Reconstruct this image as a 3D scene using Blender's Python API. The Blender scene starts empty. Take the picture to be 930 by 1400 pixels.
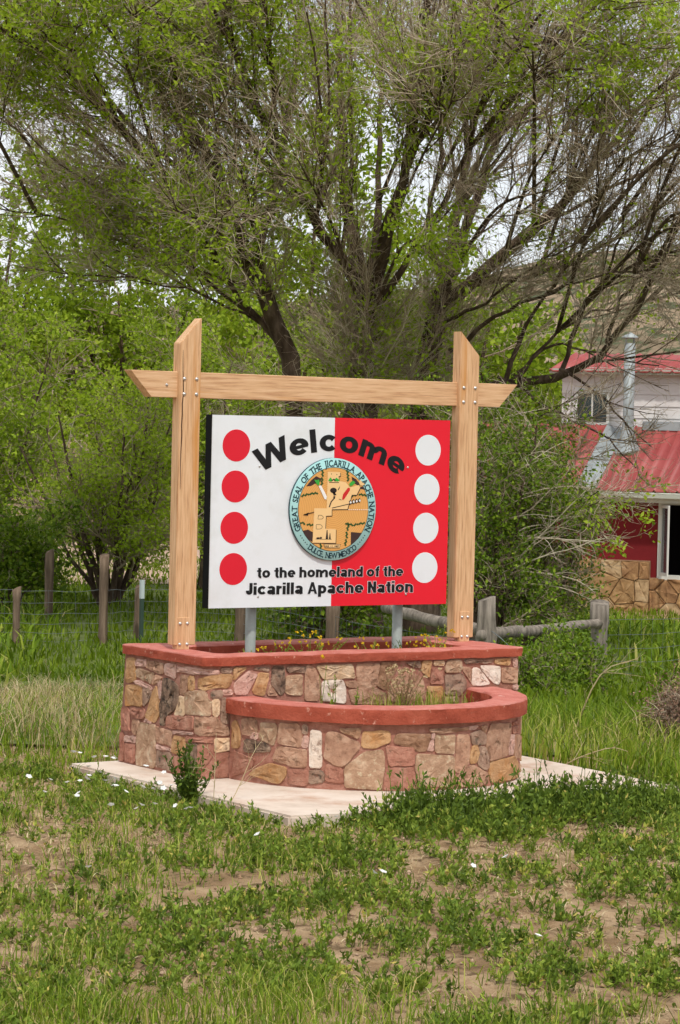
import bpy, bmesh, math
import numpy as np
from mathutils import Vector, Matrix

# ------------------------------------------------------------------ camera, sky, sun, exposure
sc = bpy.context.scene
COL = sc.collection
R_ = math.radians
cam_d = bpy.data.cameras.new('camera'); cam = bpy.data.objects.new('camera', cam_d); COL.objects.link(cam)
YAW, PITCH, ROLL = R_(33.098), R_(-1.733), R_(1.278)
fw = Vector((math.sin(YAW)*math.cos(PITCH), math.cos(YAW)*math.cos(PITCH), math.sin(PITCH)))
rt = Vector((math.cos(YAW), -math.sin(YAW), 0)); up = rt.cross(fw)
r2 = rt*math.cos(ROLL)+up*math.sin(ROLL); u2 = -rt*math.sin(ROLL)+up*math.cos(ROLL)
M = Matrix.Identity(4)
for i in range(3):
    M[i][0], M[i][1], M[i][2] = r2[i], u2[i], -fw[i]
M[0][3], M[1][3], M[2][3] = -9.7798, -14.6222, 2.1594
cam.matrix_world = M
cam_d.sensor_fit = 'VERTICAL'; cam_d.sensor_height = 36; cam_d.sensor_width = 36
cam_d.lens = 3826.8/1400*36
cam_d.clip_start = .1; cam_d.clip_end = 6000
sc.camera = cam

SUN_AZ, SUN_EL = R_(201), R_(57)      # compass angle of the sun measured from +Y towards +X
sun_vec = Vector((math.sin(SUN_AZ)*math.cos(SUN_EL), math.cos(SUN_AZ)*math.cos(SUN_EL), math.sin(SUN_EL)))
world = bpy.data.worlds.new('World'); sc.world = world; world.use_nodes = True
wn = world.node_tree; wn.nodes.clear()
def wnode(t, **k):
    n = wn.nodes.new(t)
    for a, b in k.items(): setattr(n, a, b)
    return n
sky = wnode('ShaderNodeTexSky', sky_type='NISHITA', sun_disc=False, sun_elevation=SUN_EL, sun_rotation=SUN_AZ,
            altitude=2000, air_density=1.0, dust_density=2.5, ozone_density=1.0)
tc = wnode('ShaderNodeTexCoord'); mp = wnode('ShaderNodeMapping'); mp.inputs['Scale'].default_value = (1, 1, 2.6)
nz = wnode('ShaderNodeTexNoise'); nz.inputs['Scale'].default_value = 2.3; nz.inputs['Detail'].default_value = 7; nz.inputs['Roughness'].default_value = .58
rp = wnode('ShaderNodeValToRGB'); rp.color_ramp.elements[0].position = .36; rp.color_ramp.elements[0].color = (.42, .42, .42, 1)
rp.color_ramp.elements[1].position = .62; rp.color_ramp.elements[1].color = (.96, .96, .96, 1)
mx = wnode('ShaderNodeMix', data_type='RGBA'); mx.inputs['B'].default_value = (9.9, 10.0, 10.2, 1)
bg = wnode('ShaderNodeBackground'); bg.inputs['Strength'].default_value = .105
wo = wnode('ShaderNodeOutputWorld')
L = wn.links.new
L(tc.outputs['Generated'], mp.inputs['Vector']); L(mp.outputs[0], nz.inputs['Vector']); L(nz.outputs['Fac'], rp.inputs['Fac'])
L(rp.outputs['Color'], mx.inputs['Factor']); L(sky.outputs[0], mx.inputs['A']); L(mx.outputs['Result'], bg.inputs['Color']); L(bg.outputs[0], wo.inputs['Surface'])

sun_d = bpy.data.lights.new('sun', 'SUN'); sun_d.energy = 2.45; sun_d.angle = R_(2.5); sun_d.color = (1, .965, .905)
sun = bpy.data.objects.new('sun', sun_d); COL.objects.link(sun)
sun.rotation_euler = (-sun_vec).to_track_quat('-Z', 'Y').to_euler()
vs = sc.view_settings
vs.view_transform = 'Standard'; vs.look = 'None'; vs.exposure = 0.07; vs.gamma = 1; vs.use_curve_mapping = False
sc.cycles.max_bounces = 3; sc.cycles.diffuse_bounces = 2; sc.cycles.use_adaptive_sampling = True; sc.cycles.adaptive_threshold = .03; sc.cycles.transmission_bounces = 3; sc.cycles.glossy_bounces = 2; sc.cycles.transparent_max_bounces = 4

# ------------------------------------------------------------------ helpers
rng = np.random.default_rng(7)
C0 = np.array([-9.7798, -14.6222])
FV = np.array([math.sin(YAW), math.cos(YAW)]); RV = np.array([math.cos(YAW), -math.sin(YAW)])
def yard(d, l, z=None):
    """yard axes (metres along and across the line from the road to the house) -> world"""
    d = np.asarray(d, float); l = np.asarray(l, float)
    xy = C0 + d[..., None]*FV + l[..., None]*RV
    if z is None: return xy
    return np.concatenate([xy, np.broadcast_to(np.asarray(z, float), d.shape)[..., None]], -1)
def to_yard(x, y):
    v = np.stack([np.asarray(x)-C0[0], np.asarray(y)-C0[1]], -1)
    return v@FV, v@RV
_lat = np.random.default_rng(3).random((9, 64, 64))
def noise2(x, y, seed=0, octs=3):
    x = np.asarray(x, float); y = np.asarray(y, float); out = 0; a = 1; tot = 0
    for o in range(octs):
        t = _lat[(seed+o) % 9]; xi = np.floor(x).astype(int); yi = np.floor(y).astype(int)
        fx = x-xi; fy = y-yi; fx = fx*fx*(3-2*fx); fy = fy*fy*(3-2*fy)
        g = lambda i, j: t[(xi+i) % 64, (yi+j) % 64]
        out = out+a*((g(0, 0)*(1-fx)+g(1, 0)*fx)*(1-fy)+(g(0, 1)*(1-fx)+g(1, 1)*fx)*fy)
        tot += a; a *= .5; x = x*2.03+11.3; y = y*2.03+5.7
    return out/tot
def smooth(a, b, x):
    t = np.clip((np.asarray(x, float)-a)/(b-a), 0, 1); return t*t*(3-2*t)
def ground_z(x, y):
    d, l = to_yard(x, y)
    z = -.07-.45*smooth(18, 31, d)-(.12+.75*smooth(0, 6, l))*smooth(31, 55, d)
    z = z+.05*(noise2(np.asarray(x)*.8, np.asarray(y)*.8, 1, 2)-.5)*smooth(2.2, 3.4, np.hypot(np.asarray(x), np.asarray(y)+.3))
    z = z-.06*smooth(15.3, 12, d)+.03*smooth(2.2, 3.4, np.hypot(np.asarray(x), np.asarray(y)))
    return z

def setp(o, label=None, cat=None, group=None, kind=None):
    if label: o['label'] = label
    if cat: o['category'] = cat
    if group: o['group'] = group
    if kind: o['kind'] = kind
    return o
def link(name, me, mat=None, parent=None):
    o = bpy.data.objects.new(name, me); COL.objects.link(o)
    if mat is not None and me is not None and not me.materials: me.materials.append(mat)
    if parent is not None: o.parent = parent
    return o
def thing(name, label, cat, loc=(0, 0, 0), group=None):
    o = bpy.data.objects.new(name, None); COL.objects.link(o); o.location = loc; o.empty_display_size = .2
    return setp(o, label, cat, group)
def child(o, parent):
    """parent o but keep its mesh (given in world coordinates) where it is"""
    o.parent = parent
    loc = Vector(parent.location) if parent.parent is None else Vector((0, 0, 0))
    o.matrix_parent_inverse = Matrix.Translation(-loc)
    return o
def npmesh(name, V, faces, attr=None, smoothf=False):
    """faces: list of int arrays (n,k)"""
    me = bpy.data.meshes.new(name); V = np.asarray(V, np.float32).reshape(-1, 3)
    me.vertices.add(len(V)); me.vertices.foreach_set('co', V.ravel())
    faces = [np.asarray(f) for f in faces if len(f)]
    idx = np.concatenate([f.ravel() for f in faces]).astype(np.int32)
    starts = []; c = 0
    for f in faces:
        n, k = f.shape; starts.append(c+np.arange(n)*k); c += n*k
    starts = np.concatenate(starts).astype(np.int32)
    me.loops.add(len(idx)); me.loops.foreach_set('vertex_index', idx)
    me.polygons.add(len(starts)); me.polygons.foreach_set('loop_start', starts)
    if smoothf: me.polygons.foreach_set('use_smooth', np.ones(len(starts), bool))
    me.update(calc_edges=True)
    if attr is not None:
        a = me.attributes.new('tint', 'FLOAT', 'POINT'); a.data.foreach_set('value', np.asarray(attr, np.float32).ravel())
    return me
class Geo:
    """collects numpy pieces for one mesh"""
    def __init__(s): s.V = []; s.F = {}; s.A = []; s.n = 0
    def add(s, V, faces, a=0.5):
        V = np.asarray(V, float).reshape(-1, 3)
        for f in faces:
            f = np.asarray(f)
            if len(f): s.F.setdefault(f.shape[1], []).append(f+s.n)
        s.V.append(V); s.A.append(np.broadcast_to(np.asarray(a, float), (len(V),)) if np.ndim(a) == 0 else np.asarray(a, float)); s.n += len(V)
    def mesh(s, name, smoothf=False):
        return npmesh(name, np.concatenate(s.V), [np.concatenate(v) for v in s.F.values()], np.concatenate(s.A), smoothf)
def unit(v): return v/np.maximum(np.linalg.norm(v, axis=-1, keepdims=True), 1e-9)
def tubes(P, Rr, m=3, cap=False):
    """P (N,K,3), Rr (N,K): tubes with m sides"""
    P = np.asarray(P, float); N, K, _ = P.shape
    T = np.empty_like(P); T[:, 1:-1] = P[:, 2:]-P[:, :-2]; T[:, 0] = P[:, 1]-P[:, 0]; T[:, -1] = P[:, -1]-P[:, -2]; T = unit(T)
    ref = np.where(np.abs(unit(P[:, -1]-P[:, 0]))[:, 2:3] > .8, np.array([[1., 0, 0]]), np.array([[0, 0, 1.]]))[:, None, :]
    U = unit(np.cross(T, np.broadcast_to(ref, T.shape))); W = np.cross(T, U)
    a = np.arange(m)*2*math.pi/m
    V = P[:, :, None, :]+np.asarray(Rr)[:, :, None, None]*(U[:, :, None, :]*np.cos(a)[None, None, :, None]+W[:, :, None, :]*np.sin(a)[None, None, :, None])
    base = (np.arange(N)*K*m)[:, None, None]; k = (np.arange(K-1)*m)[None, :, None]; j = np.arange(m)[None, None, :]; j2 = (j+1) % m
    F = np.stack([base+k+j, base+k+j2, base+k+m+j2, base+k+m+j], -1).reshape(-1, 4)
    return V.reshape(-1, 3), [F]
def resample(pts, K):
    p = np.asarray(pts, float)
    q = np.vstack([2*p[0]-p[1], p, 2*p[-1]-p[-2]]); out = []
    for s in np.linspace(0, len(p)-1-1e-6, K):
        i = int(s); t = s-i; a, b, c, d = q[i], q[i+1], q[i+2], q[i+3]
        out.append(.5*(2*b+(c-a)*t+(2*a-5*b+4*c-d)*t*t+(3*b-a-3*c+d)*t**3))
    return np.array(out)
def leaves(pos, size, rg, aspect=.5, up_bias=.3, direction=None, dirw=0):
    """folded diamond leaves"""
    n = len(pos); A = unit(rg.normal(size=(n, 3))+np.array([0, 0, up_bias]))
    if direction is not None: A = unit(A+dirw*direction)
    B = unit(np.cross(A, rg.normal(size=(n, 3)))); Nn = np.cross(A, B)
    s = np.asarray(size).reshape(-1, 1)*np.ones((n, 1)); w = s*aspect*.5
    V = np.stack([pos, pos+A*s*.45+B*w+Nn*w*.35, pos+A*s, pos+A*s*.45-B*w+Nn*w*.35], 1)
    i = np.arange(n)[:, None]*4
    return V.reshape(-1, 3), [np.concatenate([i, i+1, i+2, i+3], 1)]
def blades(base, h, lean, w, rg, bend=.5):
    """grass blades: base (n,3), h (n,), lean (n,2) horizontal offset of the tip"""
    n = len(base); az = rg.uniform(0, 2*math.pi, n); side = np.stack([np.cos(az), np.sin(az), 0*az], 1)*np.asarray(w).reshape(-1, 1)*.5
    L3 = np.concatenate([lean, np.zeros((n, 1))], 1); z = np.array([[0, 0, 1.]])
    mid = base+L3*.3+z*(h*.6)[:, None]; tip = base+L3+z*(h*(1-bend*.25))[:, None]
    V = np.stack([base-side, base+side, mid+side*.8, mid-side*.8, tip], 1)
    i = np.arange(n)[:, None]*5
    return V.reshape(-1, 3), [np.concatenate([i, i+1, i+2, i+3], 1), np.concatenate([i+3, i+2, i+4], 1)]
def bm_obj(name, bm, mat, parent=None, smoothf=False):
    me = bpy.data.meshes.new(name); bmesh.ops.recalc_face_normals(bm, faces=bm.faces); bm.to_mesh(me); bm.free()
    if smoothf:
        for p in me.polygons: p.use_smooth = True
    o = link(name, me, mat)
    if parent is not None: child(o, parent)
    return o
def prism(pts3, ext, bev=0, bm=None, seg=1):
    """polygon (list of 3d points) extruded by vector ext"""
    b = bm or bmesh.new(); ext = Vector(ext)
    lo = [b.verts.new(p) for p in pts3]; hi = [b.verts.new(Vector(p)+ext) for p in pts3]; n = len(lo)
    fs = [b.faces.new(lo[::-1]), b.faces.new(hi)]
    for i in range(n): fs.append(b.faces.new((lo[i], lo[(i+1) % n], hi[(i+1) % n], hi[i])))
    if bev:
        es = list({e for f in fs for e in f.edges}); bmesh.ops.bevel(b, geom=es, offset=bev, segments=seg, affect='EDGES')
    return b
def box(x0, x1, y0, y1, z0, z1, bev=0, bm=None, seg=1):
    return prism([(x0, y0, z0), (x1, y0, z0), (x1, y1, z0), (x0, y1, z0)], (0, 0, z1-z0), bev, bm, seg)
def lathe(profile, axis_o, axis_d, n=12):
    """profile [(r,h)] around axis -> V,F"""
    d = np.array(axis_d, float); d /= np.linalg.norm(d); a = np.array([1., 0, 0]) if abs(d[0]) < .9 else np.array([0, 1., 0])
    u = np.cross(d, a); u /= np.linalg.norm(u); w = np.cross(d, u); V = []; t = np.arange(n)*2*math.pi/n
    for r, h in profile: V.append(np.array(axis_o)+d*h+r*(np.cos(t)[:, None]*u+np.sin(t)[:, None]*w))
    V = np.concatenate(V); F = []
    for k in range(len(profile)-1):
        for j in range(n): F.append((k*n+j, k*n+(j+1) % n, k*n+n+(j+1) % n, k*n+n+j))
    return V, [np.array(F)]

# ------------------------------------------------------------------ materials
def mat(name, cols, scale=4, detail=5, rough=.8, bump=0, bscale=None, stretch=(1, 1, 1), coord='Object', rnd=0, spec=.3,
        attr=None, transl=0, metal=0, pos=None, distort=0, objrand=0.0, second=None):
    """noise-ramped principled material. cols: list of linear RGB; attr: ramp driven by the tint attribute instead of noise;
    second: (rgb, scale, lo, hi) patches of another colour"""
    m = bpy.data.materials.new(name); m.use_nodes = True; nt = m.node_tree; N = nt.nodes; Lk = nt.links.new
    b = N['Principled BSDF']; b.inputs['Roughness'].default_value = rough; b.inputs['Specular IOR Level'].default_value = spec; b.inputs['Metallic'].default_value = metal
    t = N.new('ShaderNodeTexCoord'); mp = N.new('ShaderNodeMapping'); mp.inputs['Scale'].default_value = stretch
    Lk(t.outputs[coord], mp.inputs['Vector'])
    if objrand:
        oi = N.new('ShaderNodeObjectInfo'); ml = N.new('ShaderNodeMath'); ml.operation = 'MULTIPLY'; ml.inputs[1].default_value = 57
        Lk(oi.outputs['Random'], ml.inputs[0]); Lk(ml.outputs[0], mp.inputs['Location'])
    nz = N.new('ShaderNodeTexNoise'); nz.inputs['Scale'].default_value = scale; nz.inputs['Detail'].default_value = detail; nz.inputs['Roughness'].default_value = .62; nz.inputs['Distortion'].default_value = distort
    Lk(mp.outputs[0], nz.inputs['Vector'])
    r = N.new('ShaderNodeValToRGB'); cr = r.color_ramp; n = len(cols)
    ps = pos or [.28+.44*i/max(1, n-1) for i in range(n)]
    while len(cr.elements) < n: cr.elements.new(.5)
    for i, (c, p_) in enumerate(zip(cols, ps)): cr.elements[i].position = p_; cr.elements[i].color = (*c, 1)
    if attr:
        a = N.new('ShaderNodeAttribute'); a.attribute_name = attr; Lk(a.outputs['Fac'], r.inputs['Fac'])
    else: Lk(nz.outputs['Fac'], r.inputs['Fac'])
    out = r.outputs['Color']
    if second:
        s_rgb, s_sc, lo, hi = second
        n2 = N.new('ShaderNodeTexNoise'); n2.inputs['Scale'].default_value = s_sc; n2.inputs['Detail'].default_value = 6; n2.inputs['Roughness'].default_value = .65
        Lk(mp.outputs[0], n2.inputs['Vector'])
        mr = N.new('ShaderNodeMapRange'); mr.inputs['From Min'].default_value = lo; mr.inputs['From Max'].default_value = hi
        Lk(n2.outputs['Fac'], mr.inputs['Value'])
        x2 = N.new('ShaderNodeMix'); x2.data_type = 'RGBA'; x2.inputs['B'].default_value = (*s_rgb, 1)
        Lk(mr.outputs[0], x2.inputs['Factor']); Lk(out, x2.inputs['A']); out = x2.outputs['Result']
    if objrand:
        hs = N.new('ShaderNodeHueSaturation'); m2 = N.new('ShaderNodeMapRange'); m2.inputs['To Min'].default_value = 1-objrand; m2.inputs['To Max'].default_value = 1+objrand
        Lk(oi.outputs['Random'], m2.inputs['Value']); Lk(m2.outputs[0], hs.inputs['Value']); Lk(out, hs.inputs['Color']); out = hs.outputs['Color']
    Lk(out, b.inputs['Base Color'])
    if bump:
        bn = N.new('ShaderNodeTexNoise'); bn.inputs['Scale'].default_value = bscale or scale*3; bn.inputs['Detail'].default_value = 6; bn.inputs['Roughness'].default_value = .65
        Lk(mp.outputs[0], bn.inputs['Vector'])
        bp = N.new('ShaderNodeBump'); bp.inputs['Strength'].default_value = bump; bp.inputs['Distance'].default_value = .02
        Lk(bn.outputs['Fac'], bp.inputs['Height']); Lk(bp.outputs[0], b.inputs['Normal'])
    if transl:
        tr = N.new('ShaderNodeBsdfTranslucent'); Lk(out, tr.inputs['Color']); ms = N.new('ShaderNodeMixShader'); ms.inputs[0].default_value = transl
        Lk(b.outputs[0], ms.inputs[1]); Lk(tr.outputs[0], ms.inputs[2]); Lk(ms.outputs[0], N['Material Output'].inputs['Surface'])
    return m
def s2l(r, g, b):
    f = lambda v: (v/255/12.92) if v/255 <= .04045 else ((v/255+.055)/1.055)**2.4
    return (f(r), f(g), f(b))
MT = {}
MT['dirt'] = mat('dirt', [s2l(108, 86, 62), s2l(148, 121, 90), s2l(182, 155, 122), s2l(140, 114, 82)], scale=4.5, detail=10, rough=.95, bump=1, bscale=34, spec=.1,
                 second=(s2l(104, 84, 60), 9, .5, .64))
MT['concrete'] = mat('concrete', [s2l(190, 170, 152), s2l(214, 197, 180), s2l(222, 208, 194)], scale=3, detail=8, rough=.85, bump=.15, bscale=70, second=(s2l(182, 142, 116), 2.6, .52, .74))
MT['mortar'] = mat('mortar', [s2l(146, 94, 76), s2l(170, 116, 98), s2l(190, 142, 124)], scale=14, detail=6, rough=.95, bump=.5, bscale=60)
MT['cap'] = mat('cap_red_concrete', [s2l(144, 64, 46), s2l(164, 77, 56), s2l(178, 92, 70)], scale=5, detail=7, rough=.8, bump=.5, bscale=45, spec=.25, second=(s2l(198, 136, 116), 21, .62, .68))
MT['captop'] = mat('cap_paler_top', [s2l(178, 96, 80), s2l(196, 116, 102), s2l(210, 140, 126)], scale=7, detail=8, rough=.75, bump=.5, bscale=45, spec=.35, second=(s2l(224, 184, 170), 11, .64, .74))  # paler red, used only on the upper faces of the copings
ST = {
 'O': [s2l(156, 112, 76), s2l(188, 144, 102), s2l(206, 168, 128)],
 'T': [s2l(154, 114, 92), s2l(184, 142, 116), s2l(206, 170, 144)],
 'B': [s2l(138, 100, 76), s2l(168, 128, 100), s2l(188, 152, 124)],
 'P': [s2l(184, 140, 122), s2l(206, 164, 148), s2l(218, 184, 168)],
 'C': [s2l(208, 168, 130), s2l(222, 188, 152), s2l(232, 206, 176)],
 'W': [s2l(216, 192, 172), s2l(228, 208, 190), s2l(236, 222, 208)],
 'R': [s2l(152, 98, 80), s2l(176, 122, 102), s2l(192, 146, 124)],
 'G': [s2l(132, 102, 84), s2l(164, 132, 112), s2l(186, 158, 136)],
 'L': [s2l(154, 120, 94), s2l(184, 148, 120), s2l(210, 182, 154)],
 'D': [s2l(104, 82, 68), s2l(136, 110, 92), s2l(176, 150, 126)]}
for k, c in ST.items():
    sec = {'L': (s2l(206, 188, 156), 26, .56, .68), 'D': (s2l(66, 54, 46), 16, .48, .62), 'G': (s2l(92, 84, 72), 22, .54, .68),
           'T': (s2l(118, 88, 68), 17, .56, .68), 'O': (s2l(190, 130, 74), 8, .52, .75)}.get(k, (s2l(132, 100, 82), 19, .57, .7))
    MT['stone'+k] = mat('sandstone_'+k, c, scale=13, detail=9, rough=.92, bump=.75, bscale=30, spec=.2, objrand=.10, second=sec)
MT['wood'] = mat('fir_upright', [s2l(172, 124, 84), s2l(214, 171, 127), s2l(228, 192, 152)], scale=9, detail=7, rough=.62, bump=.12, bscale=30, stretch=(9, 9, .45), spec=.3, second=(s2l(202, 142, 78), .34, .53, .58))
MT['woodx'] = mat('fir_beam', [s2l(174, 126, 88), s2l(214, 172, 129), s2l(229, 193, 154)], scale=9, detail=7, rough=.62, bump=.12, bscale=30, stretch=(.45, 9, 9), spec=.3, second=(s2l(204, 146, 84), .34, .55, .6))
MT['steel'] = mat('galvanised', [s2l(150, 158, 154), s2l(178, 186, 180)], scale=12, rough=.5, metal=.25, bump=.05)
MT['bolt'] = mat('bolt_zinc', [s2l(190, 188, 184), s2l(215, 214, 210)], scale=30, rough=.35, metal=.8)
flat = lambda n, c, **k: mat(n, [c, c], **k)
MT['white'] = mat('sign_white', [s2l(226, 230, 232), s2l(231, 235, 237)], scale=2, rough=.45, spec=.4, second=(s2l(214, 217, 214), 2.5, .52, .8))
MT['red'] = mat('sign_red', [s2l(226, 16, 40), s2l(232, 20, 43)], scale=2, rough=.45, spec=.4)
MT['reddot'] = mat('sign_red_dot', [s2l(216, 18, 42), s2l(222, 22, 45)], scale=2, rough=.45, spec=.4)
MT['black'] = flat('sign_black', (.006, .006, .007), rough=.45)
MT['edge'] = flat('sign_edge_black', (.004, .004, .005), rough=.6, spec=.1)
MT['aqua'] = mat('seal_aqua', [s2l(160, 208, 206), s2l(170, 216, 212)], scale=3, rough=.5)
MT['sealtext'] = flat('seal_text', s2l(22, 52, 60), rough=.5)
MT['sealrim'] = flat('seal_rim', s2l(60, 84, 90), rough=.5)
MT['seal_tan'] = flat('seal_tan', s2l(240, 200, 140), rough=.55)
MT['seal_brown'] = flat('seal_brown', s2l(66, 46, 42), rough=.55)
MT['seal_green'] = flat('seal_green', s2l(44, 82, 36), rough=.55)
MT['seal_bright'] = flat('seal_bright_green', s2l(60, 170, 60), rough=.55)
MT['seal_white'] = flat('seal_white', s2l(240, 238, 232), rough=.55)
MT['seal_red'] = flat('seal_red', s2l(205, 40, 40), rough=.55)
MT['seal_line'] = flat('seal_dark_line', s2l(40, 30, 26), rough=.55)
def basket():
    m = bpy.data.materials.new('seal_basket'); m.use_nodes = True; nt = m.node_tree; b = nt.nodes['Principled BSDF']; b.inputs['Roughness'].default_value = .55
    t = nt.nodes.new('ShaderNodeTexCoord'); w = nt.nodes.new('ShaderNodeTexWave'); w.wave_type = 'RINGS'; w.rings_direction = 'Y'; w.inputs['Scale'].default_value = 24; w.inputs['Distortion'].default_value = .6
    r = nt.nodes.new('ShaderNodeValToRGB'); r.color_ramp.elements[0].position = .3; r.color_ramp.elements[0].color = (*s2l(216, 154, 80), 1); r.color_ramp.elements[1].position = .6; r.color_ramp.elements[1].color = (*s2l(228, 170, 92), 1)
    nt.links.new(t.outputs['Object'], w.inputs['Vector']); nt.links.new(w.outputs['Fac'], r.inputs['Fac']); nt.links.new(r.outputs['Color'], b.inputs['Base Color'])
    return m
MT['basket'] = basket()
MT['bark'] = mat('bark', [s2l(58, 46, 38), s2l(92, 76, 64), s2l(128, 110, 94)], scale=9, detail=8, rough=.95, bump=1, bscale=16, stretch=(1, 1, .3), spec=.1)
MT['twig'] = mat('twig_bark', [s2l(134, 114, 96), s2l(180, 160, 138), s2l(220, 206, 182)], attr='tint', pos=[0, .5, 1], rough=.9, spec=.1)
MT['leaf'] = mat('leaf_spring', [s2l(116, 142, 24), s2l(160, 186, 38), s2l(200, 218, 76)], attr='tint', pos=[0, .5, 1], rough=.55, spec=.3, transl=.5)
MT['leaf_dark'] = mat('leaf_shrub', [s2l(70, 96, 18), s2l(106, 134, 26), s2l(156, 176, 52)], attr='tint', pos=[0, .5, 1], rough=.55, spec=.3, transl=.35)
MT['leaf_far'] = mat('leaf_far', [s2l(98, 122, 24), s2l(138, 164, 36), s2l(180, 200, 66)], attr='tint', pos=[0, .5, 1], rough=.6, spec=.2, transl=.4)
MT['weed'] = mat('weed_leaf', [s2l(76, 98, 30), s2l(118, 142, 46), s2l(164, 176, 70), s2l(206, 186, 100)], attr='tint', pos=[0, .45, .85, 1], rough=.6, spec=.25, transl=.25)
MT['grass'] = mat('grass_blade', [s2l(80, 104, 20), s2l(118, 146, 34), s2l(160, 172, 62), s2l(204, 184, 124)], attr='tint', pos=[0, .4, .72, 1], rough=.6, spec=.2, transl=.3)
MT['lawn'] = mat('lawn_blade', [s2l(68, 92, 12), s2l(102, 124, 18), s2l(140, 158, 42)], attr='tint', pos=[0, .5, 1], rough=.6, spec=.2, transl=.3)
MT['sage'] = mat('sage_leaf', [s2l(104, 80, 66), s2l(140, 110, 92), s2l(170, 140, 116)], attr='tint', pos=[0, .5, 1], rough=.9, spec=.1)
MT['straw'] = mat('straw', [s2l(150, 124, 88), s2l(190, 168, 128), s2l(214, 198, 160)], attr='tint', pos=[0, .5, 1], rough=.85, spec=.1, transl=.15)
MT['petal'] = flat('petal_white', s2l(240, 240, 236), rough=.6, transl=.2)
MT['yellow'] = flat('petal_yellow', s2l(226, 190, 30), rough=.6, transl=.2)
MT['weathered'] = mat('weathered_wood', [s2l(92, 84, 76), s2l(138, 128, 116), s2l(172, 160, 146)], scale=6, detail=8, rough=.95, bump=.9, bscale=14, stretch=(3, 3, .35), spec=.1)
MT['oldpost'] = mat('old_post_wood', [s2l(76, 64, 54), s2l(116, 98, 82), s2l(146, 126, 106)], scale=6, detail=8, rough=.95, bump=.9, bscale=14, stretch=(3, 3, .35), spec=.1)
MT['wire'] = flat('fence_wire', s2l(120, 126, 126), rough=.5, metal=.5)
MT['tpost'] = flat('steel_post_green', s2l(56, 74, 62), rough=.6)
MT['tcap'] = flat('steel_post_tip', s2l(190, 200, 198), rough=.6)

# ------------------------------------------------------------------ the setting: ground, drive, hill, slab
def axis_steps(segs):
    out = [segs[0][0]]
    for a, b, st in segs:
        n = max(1, int(round((b-a)/st))); out += list(a+(b-a)*np.arange(1, n+1)/n)
    return np.array(out)
ds = axis_steps([(-400, -40, 60), (-40, 8, 4), (8, 20, .07), (20, 40, .4), (40, 80, 2), (80, 300, 20), (300, 3000, 270)])
ls_ = axis_steps([(-2000, -200, 300), (-200, -30, 17), (-30, -6, 1), (-6, -2.6, .2), (-2.6, 3, .062), (3, 6, .2), (6, 30, 1), (30, 200, 17), (200, 2000, 300)])
D_, L_ = np.meshgrid(ds, ls_, indexing='ij'); XY = yard(D_, L_)
Zg = ground_z(XY[..., 0], XY[..., 1])
near = smooth(22, 18, D_)*(D_ > 7)
ins = (np.abs(XY[..., 0]+.1) < 1.36) & (np.abs(XY[..., 1]+.235) < 1.2)
Zg = Zg+near*(.05*(noise2(XY[..., 0]*5, XY[..., 1]*5, 2, 3)-.5)+.022*(noise2(XY[..., 0]*24, XY[..., 1]*24, 4, 2)-.5))*~ins
nd, nl = D_.shape; ii = np.arange((nd-1)*(nl-1)); a = (ii//(nl-1))*nl+ii % (nl-1)
g = link('ground', npmesh('ground', np.concatenate([XY, Zg[..., None]], -1), [np.stack([a, a+1, a+nl+1, a+nl], 1)[:, ::-1]], smoothf=True), MT['dirt'])
setp(g, kind='structure')

# pale dirt drive beyond the yard on the left
dd, ll = np.meshgrid(np.linspace(47, 64, 12), np.linspace(-16, 3, 40), indexing='ij'); dd = dd+.6*np.sin(ll*.9)*np.sign(dd-55)
xy = yard(dd, ll); zz = ground_z(xy[..., 0], xy[..., 1])+.03
ii = np.arange(11*39); a = (ii//39)*40+ii % 39
o = link('dirt_drive', npmesh('dirt_drive', np.concatenate([xy, zz[..., None]], -1), [np.stack([a, a+1, a+41, a+40], 1)[:, ::-1]], smoothf=True),
         mat('drive_gravel', [s2l(176, 146, 124), s2l(200, 172, 150)], scale=1.5, detail=8, rough=.95))
setp(o, kind='structure')

# dry hills far behind the house
hl, hd = np.meshgrid(np.linspace(-500, 700, 120), np.linspace(380, 900, 40), indexing='xy')
xy = yard(hd, hl); hz = (20+30*noise2(hl/140+3.3, hd/160, 5, 4)+14*smooth(0, 60, hl))*smooth(380, 560, hd)*(1-smooth(700, 900, hd))*.86-3
ii = np.arange(39*119); a = (ii//119)*120+ii % 119
hm = mat('dry_hill', [s2l(104, 92, 72), s2l(146, 126, 102), s2l(168, 148, 124)], scale=.05, detail=9, rough=1, second=(s2l(74, 80, 52), .3, .5, .56))
o = link('hills', npmesh('hills', np.concatenate([xy, hz[..., None]], -1), [np.stack([a, a+1, a+121, a+120], 1)], smoothf=True), hm)
setp(o, kind='structure')

# concrete slab under the planter
bm = prism([(-1.56, 1.06, -.14), (-1.54, -1.54, -.14), (-1.2, -1.58, -.14), (0, -1.55, -.14), (1.36, -1.5, -.14), (1.42, .2, -.14), (1.44, 1.2, -.14)], (0, 0, .14), .014, seg=2)
slab = bm_obj('concrete_slab', bm, MT['concrete'])
setp(slab, 'pale poured concrete slab under the stone planter', 'slab')

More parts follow.
